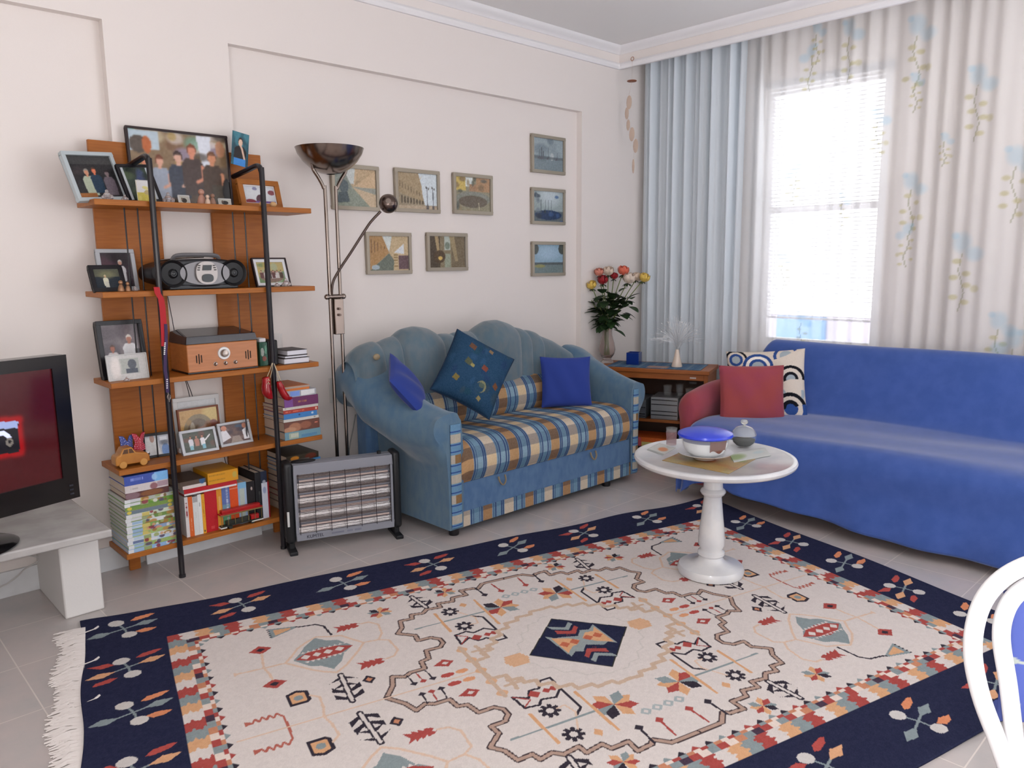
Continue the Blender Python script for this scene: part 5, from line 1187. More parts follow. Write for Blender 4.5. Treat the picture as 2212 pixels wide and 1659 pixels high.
            c.poly(S([(.3, 1), (.6, 1), (.5, .55)]), 'd6dcd8'); c.poly(S([(0, 0), (0, 1), (.33, 1), (.5, .52)]), 'b08a5c'); c.poly(S([(1, 1), (.58, 1), (.5, .5), (.6, 0), (1, 0)]), 'c6b08c'); c.poly(S([(.62, .52), (.88, .78), (.88, .48)]), 'd9dde0'); c.poly(S([(0, 0), (.5, .5), (.62, .3), (.6, 0)]), '6d756a'); c.rect(u*.74, v*.04, u, v*.44, '6a5458'); c.ell(u*.15, v*.1, u*.1, v*.07, 'aebcc4')
            for i in range(5): c.rect(u*(.05+.08*i), v*(.5+.03*i), u*(.07+.08*i), v*(.9-.05*i), '7a5c40'); c.rect(u*(.62), v*(.12+.08*i), u*.72, v*(.15+.08*i), '8a7248')
        else:
            c.rect(0, 0, u, v, '8c7f66'); c.rect(0, 0, u*.3, v, '54493c'); c.poly(S([(.15, 1), (.25, 1), (.3, .3), (.24, .3)]), 'b09a74'); c.rect(u*.42, v*.55, u*.58, v, 'b9c2b8'); c.rect(u*.42, v*.0, u*.6, v*.45, '9aa08c'); c.rect(u*.62, 0, u, v, '796c56'); c.poly(S([(.55, 1), (.7, 1), (.8, .2), (.72, .2)]), 'a0906f'); c.ell(u*.28, v*.35, u*.16, v*.2, '5a4a38'); c.ell(u*.3, v*.3, u*.06, v*.06, 'd9b86c'); c.ell(u*.5, v*.7, u*.07, v*.12, '7f8a7c')
        c.noise(.10, 7, 2); c.blur(1); return c
    elif kind.startswith('sea'):
        if kind == 'sea1':
            c.rect(0, 0, u, v, '9aa8ae'); c.rect(0, 0, u, v*.45, '7e8c92'); bgblobs(['8b999e', '6f7d84'], 6, .2)
            for x, h in ((.2, .62), (.27, .7), (.33, .6), (.5, .72), (.8, .58)): c.line([(u*x, v*.35), (u*x, v*h)], .006, '4e5258'); c.line([(u*x, v*.42), (u*(x-.05), v*.36)], .008, '55474c')
            c.ell(u*.62, v*.45, u*.06, v*.12, 'b9c0c2'); c.rect(0, v*.36, u, v*.44, '5c646a', .7)
        elif kind == 'sea2':
            c.rect(0, 0, u, v, '97a5a6'); c.ell(u*.55, v*.9, u*.5, v*.5, 'c9d6dc', .8, soft=.9); c.rect(0, 0, u, v*.35, '5c686e'); c.ell(u*.5, v*.22, u*.45, v*.16, '243a5c'); bgblobs(['3a5a8c', '2a3440', '6f7c84'], 12, .08)
            for x in (.25, .4, .5, .6): c.line([(u*x, v*.3), (u*x, v*.7)], .005, '5a6468')
        else:
            c.rect(0, 0, u, v, '8ca9bc'); c.ell(u*.5, v*.7, u*.45, v*.3, 'a9c4d8', .8, soft=.9); c.rect(0, 0, u, v*.36, '6f7f80'); c.rect(0, v*.3, u, v*.38, '4f585a'); c.ell(u*.04, v*.85, u*.12, v*.2, '49504c'); c.ell(u*.98, v*.85, u*.14, v*.2, '49504c'); c.ell(u*.2, v*.25, u*.18, v*.06, '8c8c5c')
        c.noise(.07, 3, 2); c.blur(1); return c
    elif kind == 'blank': c.rect(0, 0, u, v, 'c9cacb')
    elif kind == 'tiny': c.rect(0, 0, u, v, 'c4c2b8'); c.ell(u*.5, v*.45, u*.3, v*.3, '3a3430'); c.ell(u*.3, v*.6, u*.1, v*.2, '6a5a50')
    elif kind == 'yellow': c.rect(0, 0, u, v, 'c9bc5c'); c.rect(u*.02, v*.42, u*.85, v, 'dcdcdc'); bgblobs(['d6cb70'], 4, .1); c.ell(u*.6, v*.42, u*.2, v*.12, 'b9a878')
    c.noise(.05, 5, 2); c.blur(1); return c
FRM = {'silver': mat('frame_silver', 'aeb0b4', .35, metal=.35), 'black': mat('frame_black', '17151a', .3), 'wood': mat('frame_wood', 'a8682c', .45, col2='995a22', vscale=14), 'dark': mat('frame_dark_brown', '2c1d1e', .35),
       'white': mat('frame_white', 'd5d5d4', .45), 'brown': mat('frame_red_brown', '7d4326', .45), 'champagne': mat('frame_champagne', 'a39a8b', .35, metal=.45), 'pale': mat('frame_pale_blue', 'b6c0c4', .4)}
MATB = mat('mount_board', 'e4e4e6', .7)
def frame(name, label, c, w_, h_, yaw, lean, colr, bw_, kind, mw=0, th=.014, cat='photo frame', group=None, roll=0, stand=True):
    """c = bottom centre (world) of the front face"""
    t = thing(name, label, cat, c, group=group)
    R = Matrix.Rotation(yaw, 3, 'Z') @ Matrix.Rotation(-lean, 3, 'X') @ Matrix.Rotation(roll, 3, 'Y'); c = Vector(c)
    lift = th*sin(lean)*0
    def T(x, y, d): return R @ Vector((x, d, y)) + c
    m = MB()
    for a, b in (((-w_/2, 0), (w_/2, bw_)), ((-w_/2, h_-bw_), (w_/2, h_)), ((-w_/2, bw_), (-w_/2+bw_, h_-bw_)), ((w_/2-bw_, bw_), (w_/2, h_-bw_))):
        m.prism([a, (b[0], a[1]), b, (a[0], b[1])], T, 0, th)
    m.build('frame_rim', FRM[colr], t, bevel=.0015)
    m = MB(); m.prism([(-w_/2+.001, .001), (w_/2-.001, .001), (w_/2-.001, h_-.001), (-w_/2+.001, h_-.001)], T, th*.55, th-.0005); m.build('backing', mat('backing_board', '4a3a2e', .8), t, smooth=False)
    iw, ih = w_-2*bw_, h_-2*bw_
    if mw:
        m = MB(); m.prism([(-iw/2, bw_), (iw/2, bw_), (iw/2, bw_+ih), (-iw/2, bw_+ih)], T, th*.45, th*.54); m.build('mount', MATB, t, smooth=False)
    pw, ph = iw-2*mw, ih-2*mw; dd = th*.40
    o_ = T(-pw/2, bw_+mw, dd); ex_ = T(pw/2, bw_+mw, dd)-o_; ey_ = T(-pw/2, bw_+mw+ph, dd)-o_
    pic(kind, pw, ph).sheet('photo', flat_fn(o_, ex_, ey_), GLZ, t)
    if stand and lean > .12:
        m = MB(); top = T(0, h_*.62, th); base = Vector((top.x, top.y, c.z))+(R @ Vector((0, 1, 0)))*Vector((1, 1, 0)).length*0
        d_ = Vector((sin(-yaw), cos(yaw), 0))*.022; s_ = Vector((cos(yaw), sin(yaw), 0))*.012
        b0_ = Vector((top.x, top.y, c.z+.001))+d_; m.add([top-s_, top+s_, b0_+s_*1.6, b0_-s_*1.6, top-s_+d_*.15, top+s_+d_*.15, b0_+s_*1.6+d_*.15, b0_-s_*1.6+d_*.15], [(0, 1, 2, 3), (4, 7, 6, 5), (0, 4, 5, 1), (2, 6, 7, 3), (0, 3, 7, 4), (1, 5, 6, 2)])
        m.build('easel_leg', mat('backing_board', '4a3a2e'), t, smooth=False)
    return t
def sh(px, py, y, zi): q = P(px, py, y=y); return Vector((q.x, y, ST[zi]+.0005))
R0 = radians
frame('photo_frame', 'pale silver-blue frame with dark dinner photo, leaning far left on the top shelf', sh(228, 432, 3.29, 4), .205, .20, R0(14), R0(20), 'pale', .014, 'dinner', th=.022, roll=R0(-5))
frame('photo_frame', 'narrow black frame with pale side strips, leaning beside the silver frame on the top shelf', sh(318, 431, 3.29, 4), .142, .165, R0(10), R0(22), 'black', .012, 'elder', roll=R0(-5))
frame('poster_frame', 'large thin dark frame with a group party photo at the back of the top shelf', sh(402, 437, 3.395, 4), .425, .315, 0, R0(5), 'dark', .009, 'party', th=.016, stand=False, cat='picture')
q = P(517, 358, y=3.365); t_ = thing('loose_photo', 'small unframed photo of a person in blue jeans, tucked at the poster corner', 'photo', q)
c_ = pic('thinker', .082, .145); a_ = Matrix.Rotation(R0(8), 3, 'Y'); ex_ = a_ @ Vector((.082, .012, 0)); ey_ = a_ @ Vector((0, .006, .145)); c_.sheet('print', flat_fn(q-ex_*.5, ex_, ey_), GLZ, t_, solid=.0012)
frame('photo_frame', 'wide orange-brown wooden frame with white mount at the right of the top shelf', sh(569, 438, 3.35, 4), .205, .135, R0(4), R0(16), 'wood', .024, 'mural', mw=.005, th=.018)
frame('card_photo', 'yellow and white card standing in front of the narrow black frame', sh(318, 432, 3.245, 4), .068, .085, R0(-5), R0(12), 'white', .001, 'yellow', th=.003, cat='card', stand=False)
frame('tiny_frame', 'tiny white slanted frame in front of the party poster', sh(400, 437, 3.33, 4), .048, .044, 0, R0(20), 'white', .005, 'tiny', th=.004)
frame('tiny_frame', 'tiny cream photo card at the right foot of the party poster', sh(487, 439, 3.31, 4), .056, .034, 0, R0(12), 'white', .003, 'tiny', th=.003, stand=False)
frame('photo_frame', 'upright silver frame with a person in white shirt, left on the second shelf', sh(262, 629, 3.385, 3), .148, .172, R0(2), R0(12), 'silver', .016, 'suit')
frame('photo_frame', 'small black frame with a dusk photo, front left on the second shelf', sh(241, 630, 3.30, 3), .128, .112, R0(6), R0(22), 'black', .016, 'dusk')
frame('photo_frame', 'dark brown frame with wide white mount, right end of the second shelf', sh(594, 613, 3.31, 3), .172, .138, R0(3), R0(18), 'dark', .006, 'table', mw=.014)
frame('photo_frame', 'tall thick black frame with a wedding couple photo, left on the middle shelf', sh(275, 808, 3.33, 2), .178, .238, R0(3), R0(10), 'black', .017, 'couple', th=.03)
frame('acrylic_photo', 'pale grey photo in a clear stand in front of the tall black frame', sh(280, 812, 3.27, 2), .155, .105, R0(2), R0(10), 'white', .003, 'pale', th=.006)
frame('photo_frame', 'black frame tilted sideways behind the wooden car on the fourth shelf', sh(347, 974, 3.33, 1), .135, .105, R0(-6), R0(16), 'black', .011, 'shirt')
frame('picture_board', 'large plain white frame standing at the back of the fourth shelf', sh(434, 958, 3.41, 1), .205, .225, 0, R0(4), 'white', .018, 'blank', th=.01, stand=False)
frame('icon_picture', 'red-brown framed golden picture leaning before the large white frame', sh(437, 960, 3.375, 1), .185, .18, R0(2), R0(6), 'brown', .007, 'icon', th=.012, stand=False)
frame('photo_frame', 'silver landscape frame with people on dark grass, left of the two on the fourth shelf', sh(436, 972, 3.27, 1), .158, .108, R0(2), R0(18), 'silver', .012, 'baseball')
frame('photo_frame', 'silver landscape frame with people round a table, right of the two on the fourth shelf', sh(514, 958, 3.31, 1), .155, .108, R0(4), R0(18), 'silver', .012, 'toast')
# pictures on the wall
wl = [((718, 358, 820, 455), 'canal1', 'leftmost of the canal pictures, arcade walkway, partly behind the floor lamp'), ((855, 363, 951, 460), 'canal2', 'middle canal picture of the upper row, palace arcade and lamp posts'), ((981, 373, 1065, 464), 'canal3', 'right canal picture of the upper row, small stone bridge'),
      ((793, 499, 890, 593), 'canal4', 'left canal picture of the lower row, yellow house fronts'), ((924, 500, 1011, 586), 'canal5', 'right canal picture of the lower row, dark narrow canal'),
      ((1150, 290, 1222, 376), 'sea1', 'topmost of the three grey-blue harbour pictures near the corner'), ((1150, 404, 1222, 486), 'sea2', 'middle of the three harbour pictures, dark blue boats'), ((1151, 519, 1222, 597), 'sea3', 'lowest of the three harbour pictures, pale sky over water')]
for (x0, y0, x1, y1), kd, lb in wl:
    a, b = P(x0, (y0+y1)/2, y=YI-.022), P(x1, (y0+y1)/2, y=YI-.022); zt_, zb_ = P((x0+x1)/2, y0+3, y=YI-.022).z, P((x0+x1)/2, y1-1, y=YI-.022).z
    if kd == 'canal1': zt_ += .012
    t = frame('wall_picture', lb, ((a.x+b.x)/2, YI-.022, zb_), b.x-a.x, zt_-zb_, 0, 0, 'champagne', .018, kd, th=.021, cat='picture', stand=False)

# ============================================================ SMALL ORNAMENTS
CRY = mat('crystal', 'f2eaea', .03, trans=.8, ior=1.45, spec=1); BRS = mat('brass_trinket', '9c7456', .3, metal=.5)
def orn(name, label, cat, q, parts, group=None):
    t = thing(name, label, cat, q, group=group); return t
def crystal(px, py, y, zi, r, lb, n=3):
    q = sh(px, py, y, zi); t = thing('crystal_ornament', lb, 'ornament', q)
    m = MB(); m.ball(q+Vector((0, 0, r*.72)), r*.72, 10); m.ball(q+Vector((r*.7, 0, r*.5)), r*.5, 8); m.ball(q+Vector((-r*.6, .004, r*.42)), r*.42, 8); m.build('glass_beads', CRY, t, smooth=False)
    m = MB(); m.ball(q+Vector((0, 0, r*1.55)), r*.35, 8); m.build('top_bead', CRY, t, smooth=False)
crystal(232, 430, 3.245, 4, .02, 'crystal figure in front of the silver-blue frame on the top shelf'); crystal(270, 430, 3.25, 4, .012, 'tiny crystal right of the silver-blue frame on the top shelf')
crystal(364, 434, 3.27, 4, .022, 'dark glassy figure between black frame and tiny slanted frame, top shelf'); crystal(618, 612, 3.255, 3, .020, 'round crystal ball at the right end of the second shelf'); crystal(598, 612, 3.25, 3, .012, 'small crystal left of the crystal ball on the second shelf')
crystal(273, 812, 3.235, 2, .010, 'small clear figure before the acrylic photo on the middle shelf'); crystal(292, 627, 3.26, 3, .010, 'tiny clear bead beside the brass figures on the second shelf')
def figure(px, py, y, zi, h, colr, lb, mt=None):
    q = sh(px, py, y, zi); t = thing('small_figure', lb, 'figurine', q); mt = mt or mat('figure_'+colr, colr, .5)
    m = MB(); m.lathe([(0, 0), (h*.28, 0), (h*.3, h*.1), (h*.2, h*.45), (h*.12, h*.6), (0, h*.62)], q, 14); m.build('body', mt, t)
    m = MB(); m.ball(q+Vector((0, 0, h*.78)), h*.2, 12); m.build('head', mt, t)
figure(262, 628, 3.255, 3, .045, '9c7456', 'brass-coloured figure in front of the small black frame', BRS); figure(277, 628, 3.25, 3, .038, 'a8805c', 'second brass figure, just right of the first, second shelf', BRS)
figure(436, 438, 3.28, 4, .065, 'b98a78', 'pinkish figurine at the foot of the party poster'); figure(449, 438, 3.25, 4, .040, 'd5b9a5', 'cream figurine right of the pinkish one on the top shelf'); figure(460, 438, 3.245, 4, .045, '8c6a58', 'brown figurine on the front edge of the top shelf')
for (px, lb) in ((567, 'left of the two beige pebbles before the wooden frame'), (590, 'right of the two beige pebbles before the wooden frame')):
    q = sh(px, 439, 3.25, 4); m = MB(); m.ball(q+Vector((0, 0, .012)), .012, 14, (1.3, 1, 1)); tag(m.build('pebble', mat('pebble_beige', 'd2a877', .5)), lb, 'pebble')

# ============================================================ BOOMBOX
q = sh(438, 620, 3.30, 3); bx = thing('boombox', 'black and silver portable cd radio with two round speakers on the second shelf', 'radio', q)
cx = (P(336, 600, y=3.24).x+P(543, 600, y=3.24).x)/2; Wb = P(543, 600, y=3.24).x-P(336, 600, y=3.24).x; z0 = ST[3]; bh = .118
BXM = mat('boombox_black', '222327', .35); BXS = mat('boombox_silver', '7d7a7c', .32, metal=.3)
def oval(w_, h_, n=40, e=2.6): return [(w_/2*abs(cos(a))**(2/e)*(1 if cos(a) > 0 else -1), h_/2*abs(sin(a))**(2/e)*(1 if sin(a) > 0 else -1)) for a in [2*pi*i/n for i in range(n)]]
m = MB(); m.prism(oval(Wb, bh), lambda x, y, d: (cx+x, 3.225+d+.10*(x/Wb*2)**2*.35, z0+bh/2+.008+y), .02, .19); m.build('casing', BXM, bx, bevel=.01, seg=3, angle=50)
m = MB(); m.bb((cx-Wb*.36, 3.25, z0), (cx+Wb*.36, 3.40, z0+.02)); m.build('base', BXM, bx, bevel=.004)
def fyb(x): return 3.225+.10*(x/Wb*2)**2*.35+.019
m = MB(); m.prism(oval(.21, .098, 40, 2.2), lambda x, y, d: (cx+.005+x, fyb(x)+d, z0+.067+y), -.004, .004); m.build('front_panel', BXS, bx)
for s in (-1, 1):
    c0 = Vector((cx+s*.128, fyb(.128)-.004, z0+.066)); Rr = Matrix.Rotation(R0(90), 3, 'X') @ Matrix.Rotation(0, 3, 'Z')
    m = MB(); m.lathe([(.0, .012), (.012, .012), (.02, .004), (.044, .0), (.052, .010), (.055, .012), (.057, .004), (.057, -.006)], c0, 36, M=Rr, cap=False); spk = m.build('speaker', mat('cone_dark', '151619', .4), bx)
    m = MB(); m.ball(c0+Vector((0, -.008, 0)), .012, 14, (1, .5, 1)); m.build('speaker_dome', mat('dome_gloss', '2a2b2e', .12), spk)
m = MB(); m.prism(oval(.09, .094, 30, 2.4), lambda x, y, d: (cx+.005+x, 3.236+d, z0+.068+y), -.004, .004); m.build('control_panel', mat('bb_light', 'a8a09c', .3, metal=.3), bx)
m = MB(); m.prism([(-.018, .022), (.018, .022), (.022, .044), (-.014, .044)], lambda x, y, d: (cx+.004+x, 3.231+d, z0+.056+y), -.003, 0); m.build('display', mat('display_dark', '1e2022', .1), bx)
m = MB(); m.prism(oval(.048, .034), lambda x, y, d: (cx+.006+x, 3.231+d, z0+.046+y), -.003, 0); m.build('tape_window', mat('display_dark', '1e2022'), bx)
for s in (-1, 1):
    for j in range(3):
        m = MB(); m.box((cx+.005+s*(.031+.002*j), 3.2305, z0+.098-.009*j), (.009, .003, .0045)); m.build('button', mat('btn_dark', '3a3838', .4), bx)
m = MB(); m.tube(catmull([(cx-.10, 3.33, z0+.112), (cx-.085, 3.32, z0+.139), (cx, 3.315, z0+.143), (cx+.085, 3.32, z0+.139), (cx+.10, 3.33, z0+.112)], 6), .006, 8, flat=1.6); m.build('carry_handle', BXS, bx)
m = MB(); m.tube([(cx-.15, 3.36, z0+.12), (cx-.05, 3.385, z0+.13), (cx+.06, 3.39, z0+.135)], .003, 8); m.build('antenna', CHR, bx)

# ============================================================ RECORD PLAYER
xl_, xr_ = P(406, 790, y=3.235).x, P(557, 770, y=3.235).x; z0 = ST[2]
rp_ = thing('record_player', 'retro wooden record player with smoked lid, round dial and slotted speakers', 'record player', ((xl_+xr_)/2, 3.33, z0))
RW = mat('player_wood', 'bb7540', .4, col2='b06c38', vscale=9, stretch=(1, 4, 10), coat=.2)
m = MB(); m.bb((xl_, 3.235, z0+.006), (xr_, 3.425, z0+.125)); m.build('wood_case', RW, rp_, bevel=.004)
m = MB(); m.bb((xl_-.001, 3.236, z0), (xr_+.001, 3.425, z0+.008)); m.build('base_foot', BLKM, rp_, bevel=.002)
m = MB(); zt_ = z0+.125
m.add([(xl_-.002, 3.233, zt_), (xr_+.002, 3.233, zt_), (xr_+.002, 3.427, zt_), (xl_-.002, 3.427, zt_), (xl_+.004, 3.240, zt_+.032), (xr_-.004, 3.240, zt_+.032), (xr_-.03, 3.40, zt_+.055), (xl_+.03, 3.40, zt_+.055), (xr_-.002, 3.42, zt_+.045), (xl_+.002, 3.42, zt_+.045)],
      [(0, 1, 5, 4), (4, 5, 6, 7), (7, 6, 8, 9), (9, 8, 2, 3), (0, 4, 7, 9, 3), (1, 2, 8, 6, 5), (0, 3, 2, 1)])
m.build('smoked_lid', mat('smoked_acrylic', '35333a', .08, alpha=.86, spec=.7), rp_, bevel=.002, smooth=False)
xm = (xl_+xr_)/2+.002
for s in (-1, 1):
    for j, hgt in ((-1, .032), (0, .042), (1, .032)):
        x = xm+s*.108+j*.0105-(.0 if s < 0 else .0); m = MB(); m.tube([(x, 3.2345, z0+.066-hgt/2-.004), (x, 3.2345, z0+.066+hgt/2-.004)], .0022, 8); m.build('speaker_slot', mat('slot_black', '120e0c', .6), rp_)
m = MB(); m.lathe([(0, .004), (.026, .004), (.028, 0), (.0, 0)], (xm, 3.235, z0+.078), 36, M=Matrix.Rotation(R0(90), 3, 'X')); dpl = m.build('dial_plate', mat('dial_white', 'c9c6c4', .3, metal=.3), rp_)
m = MB(); m.lathe([(0, .02), (.014, .018), (.017, .006), (.017, .003)], (xm, 3.235, z0+.078), 30, M=Matrix.Rotation(R0(90), 3, 'X')); m.build('tuning_knob', CHR, dpl)
for dx in (-.04, .004, .048):
    m = MB(); m.lathe([(0, .013), (.005, .012), (.006, .002), (.009, .001), (.009, 0)], (xm+dx, 3.235, z0+.035), 18, M=Matrix.Rotation(R0(90), 3, 'X')); m.build('small_knob', CHR, rp_)
# beside it: green box, black case, jar, planners
def simple_box(name, label, cat, a, b, mt, bev=.002): m = MB(); m.bb(a, b); return tag(m.build(name, mt, bevel=bev), label, cat)
def X_(px, y): return P(px, 760, y=y).x
gt = thing('green_tin', 'upright green printed tin with a white top beside the record player', 'tin', (X_(567, 3.27), 3.28, ST[2]))
a_, b_ = X_(560, 3.26)+.002, X_(578, 3.26)
m = MB(); m.bb((a_, 3.26, ST[2]), (b_, 3.33, ST[2]+.108)); m.build('tin_body', mat('tin_green', '2f5a48', .35), gt, bevel=.003)
cvx = Cv(b_-a_, .10, .002, '2f5a48'); cvx.ell(.012, .06, .008, .02, 'c9c9c4', .8); cvx.ell(.02, .03, .01, .012, 'a04a40', .8); cvx.ell(.028, .07, .004, .02, '6fae90', .8); cvx.noise(.1, 4)
cvx.sheet('label_print', lambda U, V: (a_+U*(b_-a_), 3.2585+0*U, ST[2]+.004+V*.10), PM('print_gloss'), gt)
m = MB(); m.bb((a_+.004, 3.265, ST[2]+.108), (b_-.002, 3.32, ST[2]+.126)); m.build('white_top', MATB, gt, bevel=.004)
simple_box('camera_case', 'black case standing behind the right-hand tube on the middle shelf', 'case', (X_(579, 3.25)+.002, 3.25, ST[2]), (X_(601, 3.25), 3.34, ST[2]+.115), mat('case_black', '131316', .5), .006)
jq = sh(603, 770, 3.38, 2); m = MB(); m.lathe([(0, 0), (.02, 0), (.02, .13), (.018, .13), (.018, .004), (0, .004)], jq, 20, cap=False); tag(m.build('clear_tube', CLG2), 'tall clear tube standing behind the planners on the middle shelf', 'jar')

# ============================================================ BOOKS
PG = mat('book_pages', 'cbbba9', .85, col2='bfae9c', vscale=220, stretch=(1, 1, 12)); SPN = PM('spine_print', .4); PGW = mat('book_pages_white', 'd6d3d0', .85, col2='c9c6c4', vscale=220, stretch=(1, 1, 12))
def spine_cv(Lg, T_, base, marks, res=.0022):
    c = Cv(Lg, T_, res, base)
    for mk in marks:
        k_ = mk[0]
        if k_ == 'r': c.rect(mk[1]*Lg, mk[2]*T_, mk[3]*Lg, mk[4]*T_, mk[5])
        elif k_ == 'e': c.ell(mk[1]*Lg, mk[2]*T_, mk[3]*Lg, mk[4]*T_, mk[5], .9, soft=.4)
        elif k_ == 't':   # illegible lettering as small strokes
            x = mk[1]*Lg; R_ = random.Random(int(mk[1]*99)+len(marks))
            while x < mk[3]*Lg: c.rect(x, mk[2]*T_, x+.0032, mk[4]*T_, mk[5], .85); x += .0046+.003*(R_.random() < .2)
    c.noise(.04, 3); return c
def flat_book(name, label, x0, x1, y0, dep, z, th, colr, marks=(), group=None, pages=PG, rz=0, cat='book', hard=.0022, res=.0022, soft=False):
    cm = mat('cover_'+colr, colr, .45); cx_, cy_ = (x0+x1)/2, y0+dep/2
    t = thing(name, label, cat, (cx_, cy_, z), rz, group); w2 = (x1-x0)/2; d2 = dep/2; e = .002 if soft else .003
    m = MB(); m.bb((-w2, -d2, 0), (w2, d2, hard)); m.bb((-w2, -d2, th-hard), (w2, d2, th)); m.bb((-w2, -d2, hard), (w2, -d2+hard, th-hard)); m.build('cover', cm, t, local=True, bevel=.0008)
    m = MB(); m.bb((-w2+e, -d2+hard+.0004, hard+.0002), (w2-e, d2-e, th-hard-.0002)); m.build('pages', pages, t, local=True, smooth=False)
    if marks: spine_cv(2*w2, th, colr, marks, res).sheet('spine_print', lambda U, V: (-w2+U*2*w2, -d2-.0006+0*U, V*th), SPN, t, local=True)
    return t
def up_book(name, label, x, th, hgt, dep, y0, z, colr, marks=(), group=None, cat='book', tilt=0):
    cm = mat('cover_'+colr, colr, .45); t = thing(name, label, cat, (x+th/2, y0+dep/2, z), 0, group); t.rotation_euler = (0, tilt, 0)
    w2, d2, hard, e = th/2, dep/2, .002, .003
    m = MB(); m.bb((-w2, -d2, 0), (-w2+hard, d2, hgt)); m.bb((w2-hard, -d2, 0), (w2, d2, hgt)); m.bb((-w2+hard, -d2, 0), (w2-hard, -d2+hard, hgt)); m.build('cover', cm, t, local=True, bevel=.0008)
    m = MB(); m.bb((-w2+hard+.0002, -d2+hard+.0004, e), (w2-hard-.0002, d2-e, hgt-e)); m.build('pages', PG, t, local=True, smooth=False)
    if marks:
        c = spine_cv(hgt, th, colr, marks); c.sheet('spine_print', lambda U, V: (w2-V*2*w2, -d2-.0006+0*U, U*hgt), SPN, t, local=True)
    return t
Y0 = 3.222
# ---- right pile, fourth shelf
z = ST[1]+.0003; xa_, xb_ = 1.632, 1.815
for i, (th, cl, mk, lb, dx0, dx1) in enumerate((
    (.036, '6f98a8', [('r', .12, .1, .38, .85, 'a9b4a0'), ('r', .45, .1, .9, .5, '5585a8'), ('t', .18, .3, .36, .7, 'd9d9cc')], 'thick teal-blue book at the bottom of the right pile, fourth shelf', 0, 0),
    (.047, '6d4236', [('e', .3, .4, .2, .5, 'b07a5c'), ('e', .6, .5, .18, .4, '9a6048'), ('r', .86, .55, .95, .62, 'e08068'), ('e', .15, .2, .2, .3, 'c09070')], 'thick brown picture-spined book, second in the right pile of the fourth shelf', 0, -.002),
    (.014, 'd6d4cc', [('t', .86, .3, .92, .7, '8a8a88')], 'slim white book between the brown and the blue one, right pile', 0, -.004),
    (.024, '3f7fc0', [('e', .46, .6, .03, .2, '2a4470'), ('e', .86, .6, .04, .25, 'cfe0ee')], 'bright blue book in the right pile of the fourth shelf', 0, -.014),
    (.017, 'a83a30', [('t', .06, .35, .22, .7, 'e0745c'), ('t', .27, .35, .58, .7, 'e0745c'), ('e', .94, .5, .03, .4, 'f0d8b8')], 'red book lying on the bright blue one, right pile', 0, -.006),
    (.013, 'd2cec6', [('t', .04, .35, .08, .7, '7a7a76')], 'slim white book under the purple one, right pile', 0, -.004),
    (.044, '6a2c5c', [('t', .40, .35, .64, .6, 'b07a50'), ('r', 0, 0, .25, .9, '7c4a92')], 'thick purple book in the right pile, behind the boxing gloves', .006, -.004),
    (.030, 'a8aab0', [('r', .22, .1, .5, .9, '7a9ae0'), ('r', .55, .1, .95, .9, 'e2e4e4')], 'blue and white glossy book near the top of the right pile', 0, -.012),
    (.020, 'd2742c', [('r', .0, .5, 1, 1, 'a8988c')], 'small orange book topmost in the right pile', 0, -.045))):
    flat_book('book', lb, xa_+dx0, xb_+dx1, Y0+.002*(i % 3), .205, z, th, cl, mk); z += th+.0003
# ---- right pile, bottom shelf
z = ST[0]+.0003
for i, (th, cl, lb) in enumerate(((.034, 'b9a48c', 'thick beige book at the very bottom of the right pile, lowest shelf'), (.03, '5a4a42', 'dark brown book second from below in the lowest right pile'), (.028, '8a3030', 'dark red book third from below in the lowest right pile'), (.036, 'b08a70', 'tan book in the middle of the lowest right pile'),
    (.032, '2f3440', 'navy black book above the tan one, lowest right pile'), (.026, 'c0a890', 'sand coloured book with curved cover edge, lowest right pile'), (.022, '4f86b4', 'mid-blue book above the sand coloured one, lowest right pile'), (.018, 'c98c5a', 'tan orange book below the blue one near the top, lowest right pile'), (.015, '4a8cc4', 'slim sky-blue book below the topmost, lowest right pile'), (.028, '3a3226', 'dark book with orange picture cover, topmost of the lowest right pile'))):
    mk = [] if i < 9 else [('e', .25, .5, .15, .4, 'd98a2a'), ('e', .75, .5, .2, .5, '6a2c1c'), ('r', .0, 0, .7, .25, '6d6a66')]
    flat_book('book', lb, 1.632+.003*(i % 2), 1.80+.004*(i % 3), Y0+.003*(i % 2), .20, z, th, cl, mk); z += th+.0003
